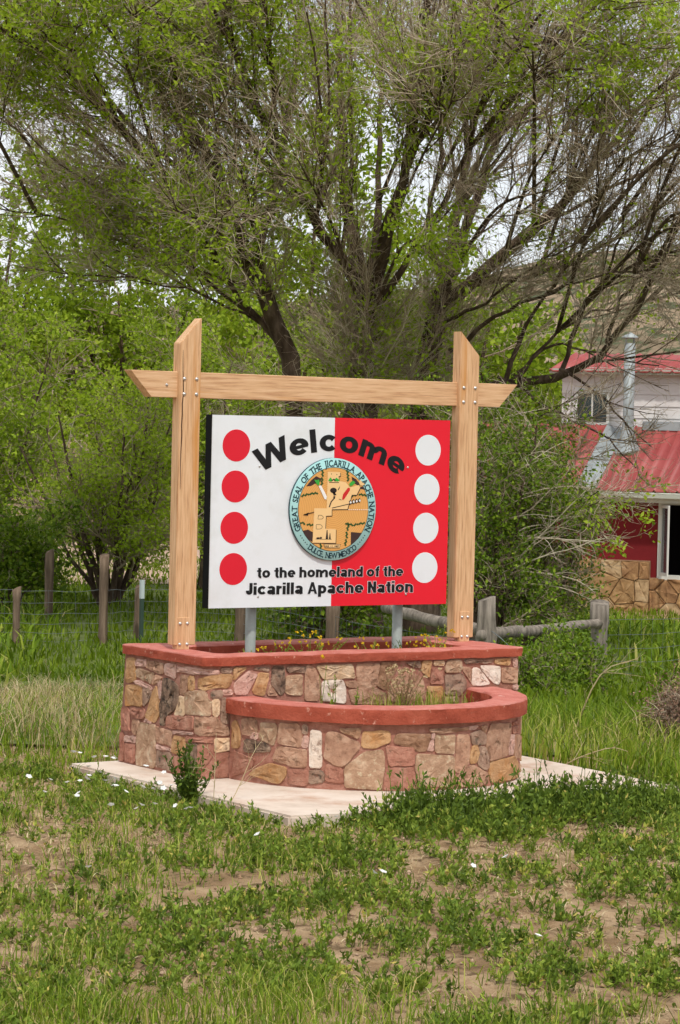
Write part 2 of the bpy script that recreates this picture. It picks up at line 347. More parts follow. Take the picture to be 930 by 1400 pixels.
# ------------------------------------------------------------------ rubble helper: convex cells by clipping
def cells(w, h, n, rg, gap, asp=1.0):
    P = [(rg.uniform(0, w), rg.uniform(0, h))]
    while len(P) < n:
        c = [(rg.uniform(0, w), rg.uniform(0, h)) for _ in range(12)]
        P.append(max(c, key=lambda q: min((q[0]-p[0])**2+((q[1]-p[1])*asp)**2 for p in P)))
    out = []
    for i, p in enumerate(P):
        poly = [(0, 0), (w, 0), (w, h), (0, h)]
        poly = [(max(gap, min(w-gap, x)), max(gap, min(h-gap, y))) for x, y in poly]
        for j, q in enumerate(P):
            if i == j: continue
            dx, dy = q[0]-p[0], (q[1]-p[1])*asp*asp; ln = math.hypot(dx, dy)
            if ln > 3*max(w, h): continue
            mxp, my = (p[0]+q[0])/2, (p[1]+q[1])/2
            f = lambda v: ((v[0]-mxp)*dx+(v[1]-my)*dy)/ln+gap
            new = []
            for k in range(len(poly)):
                a_, b_ = poly[k], poly[(k+1) % len(poly)]; fa, fb = f(a_), f(b_)
                if fa <= 0: new.append(a_)
                if fa*fb < 0: t = fa/(fa-fb); new.append((a_[0]+(b_[0]-a_[0])*t, a_[1]+(b_[1]-a_[1])*t))
            poly = new
            if len(poly) < 3: break
        if len(poly) >= 3: out.append(poly)
    return out
def stone_mesh(poly, surf, rg, depth=.02, round_=.25, step=.05, rough=.004):
    """poly in wall coordinates, surf(s,z)->(point, normal): a pillowed stone face standing proud of the mortar"""
    p = np.array(poly, float); A = .5*np.sum(p[:, 0]*np.roll(p[:, 1], -1)-np.roll(p[:, 0], -1)*p[:, 1])
    if A < 0: p = p[::-1]
    q = []
    for i in range(len(p)):                       # cut the corners a little, subdivide long edges
        a_, b_, c_ = p[i-1], p[i], p[(i+1) % len(p)]
        l1 = np.linalg.norm(a_-b_); l2 = np.linalg.norm(c_-b_); r = min(.012, l1*.3, l2*.3)
        q.append(b_+(a_-b_)/max(l1, 1e-6)*r); e0 = b_+(c_-b_)/max(l2, 1e-6)*r; q.append(e0)
        n = int(l2//step)
        e1 = c_-(c_-b_)/max(l2, 1e-6)*r
        for k in range(1, n): q.append(e0+(e1-e0)*k/n+rg.normal(size=2)*.0025)
    q = np.array(q); n = len(q); c = q.mean(0)
    dmax = np.linalg.norm(q-c, axis=1)
    rings = []
    prof = [(0, -.012), (0, depth*.8), (.005, depth), (.03, depth*1.04)]
    for ins_, hgt in prof:
        k = np.clip(1-ins_/np.maximum(dmax, 1e-4), .15, 1)[:, None]; rings.append((c+(q-c)*k, hgt+rg.normal(size=n)*(rough*.5 if hgt > 0 else 0)))
    rings.append((c+(q-c)*.5, depth*1.06+rg.normal(size=n)*rough*.7))
    V = []
    for pts, hg in rings:
        for (s, z), d in zip(pts, np.broadcast_to(hg, (n,))):
            P0, N0 = surf(s, z); V.append(np.array(P0)+np.array(N0)*d)
    P0, N0 = surf(*c); V.append(np.array(P0)+np.array(N0)*(depth*1.08+rg.normal()*rough))
    F4 = [(k*n+j, k*n+(j+1) % n, (k+1)*n+(j+1) % n, (k+1)*n+j) for k in range(len(rings)-1) for j in range(n)]
    kk = (len(rings)-1)*n; F3 = [(kk+j, kk+(j+1) % n, len(V)-1) for j in range(n)]
    me = npmesh('stone', np.array(V), [np.array(F4), np.array(F3)], smoothf=True); me.set_sharp_from_angle(angle=R_(32)); return me

# ------------------------------------------------------------------ the red house behind the lawn
HE = np.array([.94, -.34]); HN = np.array([-.34, -.94])          # along the eave / outwards, in (across, along) yard axes
def hp(s, o, z):
    l, d = 6.25+HE[0]*s+HN[0]*o, 55+HE[1]*s+HN[1]*o
    x, y = yard(d, l); return (float(x), float(y), float(z))
house = thing('farm_house', 'red farmhouse with red metal roofs, white upper storey and stone wainscot', 'house', hp(1, -3, -1.4))
M_redwall = mat('red_wall', [s2l(112, 22, 27), s2l(126, 28, 32)], scale=3, rough=.8, bump=.2, bscale=8)
M_redroof = mat('red_metal_roof', [s2l(142, 56, 54), s2l(158, 70, 66), s2l(170, 86, 80)], scale=1.2, rough=.5, spec=.4)
M_clap = mat('white_clapboard', [s2l(206, 200, 196), s2l(222, 218, 214)], scale=2, rough=.7)
M_trim = flat('white_trim', s2l(214, 214, 206), rough=.6)
M_gutter = flat('gutter_grey', s2l(176, 178, 164), rough=.5)
M_glass = flat('window_glass', s2l(58, 66, 70), rough=.12, spec=.8)
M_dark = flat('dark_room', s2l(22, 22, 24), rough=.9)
M_galv = mat('galv_flashing', [s2l(140, 146, 146), s2l(172, 178, 178)], scale=3, rough=.55, metal=.2)
M_hst = [mat('house_stone_%d' % i, c, scale=5, detail=8, rough=.95, bump=.9, bscale=12, objrand=.1) for i, c in enumerate((
    [s2l(132, 100, 66), s2l(172, 136, 92), s2l(196, 162, 118)], [s2l(124, 92, 64), s2l(158, 120, 82), s2l(184, 146, 102)], [s2l(146, 116, 84), s2l(186, 156, 116), s2l(206, 180, 142)]))]
def hbox(name, s0, s1, o0, o1, z0, z1, m, parent=house, bev=0):
    bm = prism([hp(s0, o0, z0), hp(s1, o0, z0), hp(s1, o1, z0), hp(s0, o1, z0)], (0, 0, z1-z0), bev)
    return bm_obj(name, bm, m, parent)
# ground floor wall, with a real opening for the window
for (s0, s1, z0, z1) in ((-4.2, .06, -1.6, 1.02), (1.5, 8, -1.6, 1.02), (.06, 1.5, -1.6, -.62), (.06, 1.5, .82, 1.02)):
    hbox('wall', s0, s1, -.2, 0, z0, z1, M_redwall)
hbox('side_wall', -4.2, -4.0, -5, -.2, -1.6, 2.2, M_redwall)
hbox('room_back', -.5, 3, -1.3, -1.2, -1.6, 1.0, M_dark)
hbox('wainscot_mortar', -4.2, -.12, .0, .06, -1.7, -.33, mat('house_mortar', [s2l(140, 110, 84), s2l(166, 136, 108)], scale=8, rough=.95))
hbox('wainscot_mortar', -.12, 8, .0, .06, -1.7, -.66, bpy.data.materials['house_mortar'])
rg = np.random.default_rng(21)
def hsurf(s, z): return hp(s, .06, z), (*(HN[0]*RV+HN[1]*FV), 0)
for (s0, s1, z0, z1, n) in ((-4.2, -.12, -1.45, -.34, 30), (-.12, 2.4, -1.45, -.67, 15)):
    for poly in cells(s1-s0, z1-z0, n, rg, .006):
        me = stone_mesh([(x+s0, y+z0) for x, y in poly], hsurf, rg, depth=.045, step=.12, rough=.02)
        child(link('stone', me, M_hst[rg.integers(3)]), house)
# window: fixed frame, one casement standing open
wf = hbox('window', .02, .1, -.1, .05, -.66, .86, M_trim)
for a_ in ((1.44, 1.52, -.1, .05, -.66, .86), (.1, 1.44, -.1, .05, .78, .86), (.06, 1.5, -.1, .09, -.7, -.6)):
    child(hbox('frame', *a_, M_trim), wf)
child(hbox('pane', .72, 1.44, -.06, -.05, -.6, .78, M_glass), wf)
child(hbox('mullion', .68, .74, -.08, .03, -.6, .78, M_trim), wf)
def casement(u0, u1, z0, z1, m, name, th=.03):
    ang = R_(62); q = lambda u, o: hp(.1+u*math.cos(ang)-o*math.sin(ang), .04+u*math.sin(ang)+o*math.cos(ang), z0)
    return child(bm_obj(name, prism([q(u0, 0), q(u1, 0), q(u1, th), q(u0, th)], (0, 0, z1-z0)), m, house), wf)
for (u0, u1, z0, z1) in ((0, .06, -.6, .78), (.5, .56, -.6, .78), (.06, .5, -.6, -.54), (.06, .5, .72, .78)): casement(u0, u1, z0, z1, M_trim, 'sash')
casement(.06, .5, -.54, .72, M_glass, 'pane', .012)
# lower ribbed roof
def ribbed(name, s0, s1, o0, z0, o1, z1, pitch=.23, s0b=None):
    G = Geo(); ss = []; hh = []
    s = s0
    while s < s1-.01:
        for ds_, h_ in ((0, 0), (.02, .03), (.05, .03), (.07, 0)): ss.append(min(s+ds_, s1)); hh.append(h_)
        s += pitch
    ss.append(s1); hh.append(0); ss = np.array(ss); n = len(ss)
    top0 = s0 if s0b is None else s0b
    V = [hp(s, o0, z0+h_) for s, h_ in zip(ss, hh)]+[hp(max(s, top0), o1, z1+h_) for s, h_ in zip(ss, hh)]
    V += [hp(s, o0, z0+h_-.025) for s, h_ in zip(ss, hh)]+[hp(max(s, top0), o1, z1+h_-.025) for s, h_ in zip(ss, hh)]
    i = np.arange(n-1); F = np.concatenate([np.stack([i, i+1, i+n+1, i+n], 1), np.stack([i+2*n, i+3*n, i+3*n+1, i+2*n+1], 1), np.stack([i, i+2*n, i+2*n+1, i+1], 1)])
    G.add(V, [F]); return child(link(name, G.mesh(name), M_redroof), house)
ribbed('lower_roof', -1.18, 8, .42, 1.05, -1.75, 2.3)
ribbed('side_roof', -4.3, -1.5, .5, 1.12, -1.7, 2.32)
bm = bmesh.new()                                  # galvanised valley pan between the two roofs
prof = [(-1.52, .52, 1.16), (-1.38, .46, 1.04), (-1.14, .45, 1.10)]
vs_ = [[bm.verts.new(hp(s, o_, z+dz)) for s, o_, z in prof] for dz in (0, -.02)]
vt_ = [[bm.verts.new(hp(s+.02, -1.72, z+1.22+dz)) for s, o_, z in prof] for dz in (0, -.02)]
for k in range(2):
    for j in range(2): bm.faces.new((vs_[k][j], vs_[k][j+1], vt_[k][j+1], vt_[k][j]))
for j in range(2): bm.faces.new((vs_[0][j], vs_[0][j+1], vs_[1][j+1], vs_[1][j]))
bm_obj('valley_flashing', bm, M_galv, house)
hbox('fascia', -4.2, 8, .30, .34, .82, 1.0, M_trim)
g_ = hbox('gutter', -1.15, 8, .40, .52, .90, 1.02, M_gutter, bev=.015)
hbox('soffit', -4.2, 8, -.02, .3, .96, 1.0, M_trim)
# upper storey of clapboards
hbox('upper_wall', -2.5, 8, -2.0, -1.8, 2.1, 3.5, M_clap)
hbox('upper_side_wall', -2.5, -2.3, -6, -2.0, 2.1, 3.5, M_clap)
for k in range(5):
    z0 = 2.24+k*.24
    pts = [hp(-2.5, -1.8, z0), hp(-2.5, -1.765, z0), hp(-2.5, -1.785, z0+.235), hp(-2.5, -1.8, z0+.235)]
    e = np.array(hp(8, 0, 0))-np.array(hp(-2.5, 0, 0))
    bm_obj('clapboard', prism(pts, e), M_clap, house)
uw = hbox('window', -2.2, -1.48, -1.8, -1.72, 2.33, 3.02, M_trim)
for a_ in ((-2.14, -1.86, 2.39, 2.96), (-1.82, -1.54, 2.39, 2.96)): child(hbox('pane', a_[0], a_[1], -1.73, -1.712, a_[2], a_[3], M_glass), uw)
hbox('flashing', -.75, 3, -1.76, -1.6, 2.24, 2.42, M_galv)
hbox('upper_fascia', -2.7, 8, -1.52, -1.5, 3.36, 3.46, M_gutter)
ribbed('upper_roof', -2.7, 8, -1.46, 3.42, -3.4, 3.82)
ribbed('upper_roof_back', -2.7, 8, -5.4, 3.42, -3.4, 3.82)
# stove pipe with its boot
px, py, _ = hp(-.9, -1.0, 0)
G = Geo(); G.add(*lathe([(.0, 3.98), (.11, 3.97), (.11, 1.8), (.1, 1.78)], (px, py, 0), (0, 0, 1), 14))
sp = child(link('stove_pipe', G.mesh('stove_pipe', True), M_galv), house)
G = Geo(); G.add(*lathe([(0, 4.2), (.17, 4.1), (.17, 4.07), (.0, 4.07)], (px, py, 0), (0, 0, 1), 14)); G.add(*lathe([(.02, 3.95), (.02, 4.1)], (px+.1, py, 0), (0, 0, 1), 5)); G.add(*lathe([(.02, 3.95), (.02, 4.1)], (px-.1, py, 0), (0, 0, 1), 5))
child(link('pipe_cap', G.mesh('pipe_cap', True), M_galv), sp)
G = Geo(); G.add(*lathe([(.12, 2.36), (.13, 2.2), (.2, 1.98), (.3, 1.76)], (px, py, 0), (0, 0, 1), 14)); child(link('pipe_boot', G.mesh('pipe_boot', True), M_galv), sp)

# ------------------------------------------------------------------ trees
def limb_world(pts):
    p = np.array(pts, float); return yard(p[:, 1], p[:, 0], p[:, 2])
def kids(P, Rr, n, rg, t=(.2, 1), lf=(.4, .7), ang=(25, 55), K=5, upb=.1, wig=.12, rf=.5, rmin=.004, wts=None, lmin=0, lmax=9):
    N, K0, _ = P.shape; seg = np.linalg.norm(P[:, 1:]-P[:, :-1], axis=2).sum(1)
    w = seg if wts is None else wts; idx = rg.choice(N, n, p=w/w.sum())
    tt = rg.uniform(t[0], t[1], n)*(K0-1)*.999; i = tt.astype(int); f = (tt-i)[:, None]
    p0 = P[idx, i]*(1-f)+P[idx, i+1]*f; tan = unit(P[idx, i+1]-P[idx, i]); r = Rr[idx, i]*(1-f[:, 0])+Rr[idx, i+1]*f[:, 0]
    prp = unit(np.cross(tan, rg.normal(size=(n, 3)))); a_ = np.radians(rg.uniform(*ang, n))[:, None]
    d = tan*np.cos(a_)+prp*np.sin(a_)
    Ln = np.clip(seg[idx]*rg.uniform(*lf, n)*(1.1-.55*tt/(K0-1)), lmin, lmax)
    out = np.empty((n, K, 3)); out[:, 0] = p0
    bend = rg.normal(size=(n, 3))*wig*.5
    for k in range(1, K):
        d = unit(d+np.array([0, 0, upb])+bend+wig*rg.normal(size=(n, 3))); out[:, k] = out[:, k-1]+d*(Ln/(K-1))[:, None]
    r0 = np.maximum(r*rf, rmin)
    return out, r0[:, None]*np.linspace(1, .35, K)[None, :], idx
def twig_leaves(P, rg, per, size, clump=None, spread=.045, t0=.35, each=7):
    """leaves sit in bunches: some twigs carry about `each`, the others none"""
    N, K, _ = P.shape; sel = rg.random(N) < np.minimum(1, per/each*(1 if clump is None else 1.6*clump(P[:, K//2]))); tw = np.flatnonzero(sel)
    idx = np.repeat(tw, rg.poisson(each, len(tw))); n = len(idx)
    tt = rg.uniform(t0, 1, n)**.7*(K-1)*.999; i = tt.astype(int); f = (tt-i)[:, None]
    p0 = P[idx, i]*(1-f)+P[idx, i+1]*f+rg.normal(size=(n, 3))*spread
    return p0, unit(P[idx, -1]-P[idx, 0])
def clumpf(scale, lo, hi, seed):
    def f(p):
        v = .5*noise2(p[:, 0]*scale+p[:, 2]*.31, p[:, 2]*scale+seed, seed, 2)+.5*noise2(p[:, 1]*scale+7, p[:, 2]*scale, seed+2, 2); return smooth(lo, hi, v)
    return f
def limb_mesh(limbs, K, m, rg):
    P = np.array([resample(limb_world(p), K) for _, _, p in limbs])
    Rr = np.array([b_*.7+(a_*(1 if k == 0 else .72)-b_*.7)*(1-np.linspace(0, 1, K))**(1.0 if k == 0 else 1.4) for k, (a_, b_, _) in enumerate(limbs)])
    P[:, 1:-1] += rg.normal(size=P[:, 1:-1].shape)*.02
    Rr = Rr*(1+.12*rg.normal(size=Rr.shape)*.6)
    return P, Rr
def elm(name, label, limbs, seed, nb=(90, 700, 4200, 5200), leafn=3.2, leafsz=.062, leafmat='leaf', clump=(.40, .62), fringe=None, nfront=14, nshoot=64):
    rg = np.random.default_rng(seed); base = limb_world([limbs[0][2][0]])[0]
    t = thing(name, label, 'tree', tuple(base), None)
    P0, R0 = limb_mesh(limbs, 14, 9, rg)
    # root flare
    R0[0, :2] *= np.array([1.3, 1.08])
    G = Geo(); G.add(*tubes(P0[:1], R0[:1], 12)); child(link('trunk', G.mesh('trunk', True), MT['bark']), t)
    G = Geo(); G.add(*tubes(P0[1:], R0[1:], 9))
    pts = P0[:, 4:].reshape(-1, 3); pts = pts[(pts[:, 2] > 3.2) & (pts[:, 2] < 6.2)]; fb = []
    for q in pts[rg.integers(0, len(pts), nfront)]:
        e = np.array([*(FV*-rg.uniform(1.8, 3.8)+RV*(rg.normal()*.6+.9*np.sign(float((q[:2]-base[:2])@RV)))), rg.uniform(.4, 2.2)]); mid = q+e*.5+np.array([0, 0, rg.uniform(.1, .5)]); fb.append(resample([q, mid, q+e], 14))
    FB = np.array(fb); RB = np.repeat(np.linspace(.03, .010, 14)[None], len(fb), 0); G.add(*tubes(FB, RB, 6)); P0 = np.concatenate([P0, FB]); R0 = np.concatenate([R0, RB])
    w = np.linalg.norm(P0[:, 1:]-P0[:, :-1], axis=2).sum(1); wlow = w*np.exp(-np.maximum(0, P0[:, 5, 2]-3.4)/.7); wlow[0] *= 1.5; w[0] *= .35; w[-len(fb):] *= 1.5
    P1, R1, _ = kids(P0, R0, nb[0], rg, t=(.25, 1), lf=(.35, .7), ang=(12, 42), K=8, upb=.05, wig=.06, rf=.42, rmin=.010, wts=w, lmax=3.4)
    R1 = np.minimum(R1, .024)
    G.add(*tubes(P1, R1, 6)); child(link('limbs', G.mesh('limbs', True), MT['bark']), t)
    P2, R2, _ = kids(np.concatenate([P1]), R1, nb[1], rg, t=(.1, 1), lf=(.35, .75), ang=(10, 40), K=6, upb=.04, wig=.08, rf=.5, rmin=.006, lmax=1.9)
    R2 = np.minimum(R2, .012)
    P3, R3, _ = kids(P2, R2, nb[2], rg, t=(.1, 1), lf=(.35, .8), ang=(12, 50), K=4, upb=.03, wig=.13, rf=.6, rmin=.0042, lmin=.3, lmax=1.1)
    P3b, R3b, _ = kids(P1, R1, nb[2]//3, rg, t=(.0, 1), lf=(.15, .4), ang=(15, 75), K=4, upb=.02, wig=.16, rf=.3, rmin=.0042, lmin=.3, lmax=1.0)
    P3 = np.concatenate([P3, P3b]); R3 = np.minimum(np.concatenate([R3, R3b]), .007)
    if fringe:                                    # epicormic shoots on the trunk
        P3c, R3c, _ = kids(P0[:1], R0[:1]*0+.02, fringe, rg, t=(.35, 1), lf=(.08, .25), ang=(35, 90), K=4, upb=.12, wig=.3, rf=.3, rmin=.004, lmin=.3, lmax=.9)
        P3n = P3; P3 = np.concatenate([P3, P3c]); R3 = np.concatenate([R3, R3c])
    else: P3n = P3
    # fine bare shoots low on the trunk and main limbs
    PS, RS, _ = kids(P0, np.minimum(R0, .03), nshoot, rg, t=(.3, .85), lf=(.3, .6), ang=(25, 75), K=8, upb=.07, wig=.06, rf=.4, rmin=.008, wts=wlow, lmin=1.0, lmax=2.3)
    PT, RT, _ = kids(PS, RS, nshoot*38, rg, t=(.08, 1), lf=(.25, .55), ang=(12, 50), K=4, upb=.03, wig=.13, rf=.5, rmin=.0042, lmin=.3, lmax=.95)
    P3 = np.concatenate([P3, PS[:, [0, 2, 5, 7]], PT]); R3 = np.concatenate([R3, RS[:, [0, 2, 5, 7]], np.minimum(RT, .006)])
    kp = (P3[:, 2, 2] < 8.1) | (rg.random(len(P3)) < .4); P3, R3 = P3[kp], R3[kp]
    P4, R4, _ = kids(P3, R3, nb[3]+nshoot*25, rg, t=(.1, 1), lf=(.3, .8), ang=(25, 75), K=3, upb=.0, wig=.28, rf=.7, rmin=.0032, lmin=.15, lmax=.55)
    G = Geo()
    for P, Rr, m in ((P2, R2, 4), (P3, R3, 3), (P4, R4, 3)):
        V, F = tubes(P, Rr, m); G.add(V, F, np.repeat(np.clip(rg.normal(.55, .28, len(P)), 0, 1), P.shape[1]*m))
    setp(child(link('twigs', G.mesh('twigs'), MT['twig']), t), kind='stuff')
    cf = clumpf(.9, clump[0], clump[1], seed % 5)
    P3n = P3n[(P3n[:, 2, 2] < 8.1) | (rg.random(len(P3n)) < .4)]
    p0, dr = twig_leaves(np.concatenate([P3n, P3n]), rg, leafn, leafsz, cf); p1, dr1 = twig_leaves(P4, rg, leafn, leafsz, cf)
    p0 = np.concatenate([p0, p1]); dr = np.concatenate([dr, dr1]); n = len(p0)
    V, F = leaves(p0, leafsz*rg.uniform(.6, 1.3, n), rg, .48, -.1, dr, .7)
    G = Geo(); G.add(V, F, np.repeat(np.clip(rg.normal(.55, .25, n), 0, 1), 4))
    setp(child(link('crown', G.mesh('crown'), MT[leafmat]), t), kind='stuff')
    return t
LIMB_A = [
  (0.155,0.03,[(-0.5, 36.0, -0.45), (-0.57, 35.91, 1.62), (-0.67, 35.79, 2.93), (-0.92, 35.64, 3.67), (-1.18, 35.48, 4.12), (-1.37, 35.3, 4.66), (-1.61, 35.11, 5.28), (-2.03, 34.92, 6.08), (-2.53, 34.71, 6.86), (-2.99, 34.5, 7.9)]),
  (0.1,0.03,[(-1.15, 36.0, 4.32), (-0.97, 36.33, 5.12), (-0.79, 36.81, 6.22), (-0.7, 37.38, 7.36), (-0.62, 38.0, 8.64)]),
  (0.06,0.02,[(-0.73, 36.0, 3.12), (-1.27, 35.69, 3.66), (-1.87, 35.24, 4.55), (-2.6, 34.71, 5.59), (-3.38, 34.13, 6.49), (-4.03, 33.5, 7.1)]),
  (0.05,0.015,[(-1.05, 36.0, 3.87), (-1.71, 35.67, 4.59), (-2.44, 35.19, 5.36), (-3.14, 34.62, 6.02), (-3.81, 34.0, 6.38)]),
  (0.04,0.012,[(-0.8, 36.0, 3.31), (-1.63, 36.25, 3.87), (-2.52, 36.61, 4.54), (-3.53, 37.03, 5.03), (-4.56, 37.5, 5.33)]),
  (0.06,0.02,[(-1.5, 36.0, 4.99), (-2.3, 35.84, 5.52), (-3.24, 35.59, 6.41), (-3.87, 35.31, 7.19), (-4.22, 35.0, 7.78)]),
  (0.06,0.02,[(-1.45, 36.0, 4.8), (-1.77, 36.33, 5.77), (-2.05, 36.81, 6.77), (-2.25, 37.38, 7.82), (-2.36, 38.0, 8.7)]),
  (0.035,0.012,[(-1.05, 36.0, 3.87), (-1.98, 35.67, 4.15), (-2.97, 35.19, 4.5), (-3.74, 34.62, 4.7), (-4.56, 34.0, 4.75)]),
  (0.03,0.012,[(-0.9, 36.0, 3.4), (-1.7, 35.2, 3.75), (-2.6, 34.6, 3.95), (-3.5, 34.0, 3.9)]),
]
LIMB_B = [
  (0.25,0.19,[(0.26, 35.5, -0.39), (0.24, 35.5, 1.65), (0.25, 35.5, 2.58), (0.25, 35.5, 3.13), (0.31, 35.5, 3.88)]),
  (0.15,0.05,[(0.27, 35.5, 3.69), (0.04, 35.75, 4.72), (-0.08, 36.11, 5.78), (-0.15, 36.53, 6.97), (-0.24, 37.0, 8.58)]),
  (0.14,0.05,[(0.32, 35.5, 3.69), (0.54, 35.17, 4.69), (0.76, 34.69, 5.75), (0.86, 34.12, 6.77), (0.96, 33.5, 8.0)]),
  (0.11,0.04,[(0.26, 35.5, 3.78), (-0.2, 35.31, 4.46), (-0.69, 35.04, 5.25), (-1.16, 34.73, 6.12), (-1.51, 34.38, 7.02), (-1.75, 34.0, 7.94)]),
  (0.08,0.03,[(0.29, 35.5, 3.88), (0.39, 35.91, 4.84), (0.41, 36.52, 6.03), (0.4, 37.22, 7.27), (0.39, 38.0, 8.77)]),
  (0.07,0.02,[(0.34, 35.5, 3.6), (0.8, 35.13, 4.33), (1.22, 34.59, 5.03), (1.54, 33.96, 5.87), (1.74, 33.26, 6.76), (1.86, 32.5, 7.5)]),
]
LIMB_C = [
  (0.24,0.15,[(1.05, 36.5, -0.45), (1.04, 36.5, 1.65), (1.06, 36.5, 2.61), (1.14, 36.5, 3.37), (1.24, 36.5, 3.95)]),
  (0.12,0.05,[(1.23, 36.5, 3.85), (1.44, 36.83, 4.93), (1.6, 37.31, 5.94), (1.75, 37.88, 6.99), (1.89, 38.5, 8.89)]),
  (0.13,0.045,[(1.23, 36.5, 3.75), (1.78, 36.38, 4.22), (2.47, 36.21, 4.79), (2.83, 36.0, 5.2), (3.14, 35.78, 5.58), (3.33, 35.53, 6.27), (3.6, 35.27, 6.98), (3.87, 35.0, 7.96)]),
  (0.1,0.04,[(1.3, 36.5, 3.95), (1.68, 36.69, 5.21), (2.04, 36.96, 6.06), (2.7, 37.27, 6.82), (3.27, 37.62, 7.56), (3.71, 38.0, 8.64)]),
  (0.1,0.03,[(1.16, 36.5, 2.56), (2.09, 36.21, 2.76), (2.77, 35.78, 2.88), (3.32, 35.28, 3.29), (3.71, 34.73, 3.87), (3.98, 34.13, 4.52), (4.24, 33.5, 5.18)]),
  (0.06,0.02,[(1.6, 36.5, 4.05), (2.34, 36.17, 4.14), (3.05, 35.69, 4.41), (3.73, 35.12, 4.85), (4.28, 34.5, 5.36)]),
  (0.06,0.02,[(2.59, 36.5, 4.88), (3.03, 36.83, 5.45), (3.64, 37.31, 5.99), (4.18, 37.88, 6.75), (4.73, 38.5, 7.54)]),
  (0.07,0.02,[(1.26, 36.5, 3.85), (1.11, 36.5, 4.9), (1.18, 36.5, 5.85), (1.25, 36.5, 6.9), (1.36, 36.5, 8.34)]),
  (0.05,0.015,[(2.08, 36.0, 2.75), (2.35, 35.84, 3.56), (2.7, 35.59, 4.12), (3.04, 35.31, 4.57), (3.43, 35.0, 5.11)]),
  (0.05,0.015,[(2.78, 36.0, 2.88), (3.0, 35.75, 3.67), (3.33, 35.39, 4.22), (3.45, 34.97, 4.83), (3.48, 34.5, 5.61)]),
  (0.04,0.012,[(3.38, 36.0, 3.31), (3.55, 35.76, 3.91), (3.95, 35.41, 4.37), (4.31, 35.0, 4.66)]),
  (0.05,0.012,[(1.36, 36.0, 3.17), (1.95, 35.67, 3.62), (2.49, 35.19, 3.89), (3.07, 34.62, 4.06), (3.71, 34.0, 4.16)]),
  (0.04,0.012,[(2.17, 36.0, 2.78), (2.83, 36.24, 3.49), (3.52, 36.59, 3.81), (4.43, 37.0, 4.04)]),
  (0.035,0.01,[(1.58, 35.5, 2.98), (2.16, 34.9, 2.47), (2.65, 34.02, 1.81), (2.89, 33.0, 1.31)]),
  (0.035,0.01,[(1.96, 35.5, 2.85), (2.62, 35.02, 2.44), (3.25, 34.32, 2.09), (3.53, 33.5, 1.75)]),
  (0.03,0.01,[(2.74, 35.5, 2.96), (3.18, 35.14, 2.68), (3.5, 34.61, 2.28), (3.76, 34.0, 2.01)]),
  (0.03,0.01,[(1.5, 35.5, 2.42), (2.03, 34.78, 1.7), (2.51, 33.73, 1.28), (2.99, 32.5, 1.48)]),
  (0.03,0.01,[(2.14, 35.5, 2.85), (2.65, 35.02, 3.26), (3.23, 34.32, 3.08), (3.77, 33.5, 2.98)]),
  (0.05,0.012,[(1.26, 36.0, 3.73), (1.66, 35.64, 4.08), (2.1, 35.11, 4.45), (2.53, 34.5, 4.8)]),
  (0.05,0.012,[(1.21, 36.0, 3.64), (1.58, 36.24, 4.46), (2.06, 36.59, 5.16), (2.48, 37.0, 5.79)]),
  (0.04,0.012,[(1.17, 36.0, 3.54), (1.7, 35.4, 3.72), (2.25, 34.52, 4.13), (2.79, 33.5, 4.43)]),
]

elm('elm_tree', 'leaning dark elm trunk with sparse new leaves behind the left timber post', LIMB_A, 11, nb=(200, 1400, 5200, 4600), leafn=2.3, leafsz=.075, clump=(.34, .54))
elm('elm_tree', 'thick upright elm trunk hung with fine bare twigs behind the middle of the beam', LIMB_B, 12, nb=(180, 1200, 4400, 4800), leafn=2.1, leafsz=.075, clump=(.36, .55), fringe=420)
elm('elm_tree', 'elm with limbs sweeping to the right over the house', LIMB_C, 13, nb=(230, 1400, 5400, 4600), leafn=.8, leafsz=.07, clump=(.42, .60), fringe=120, nfront=22, nshoot=100)

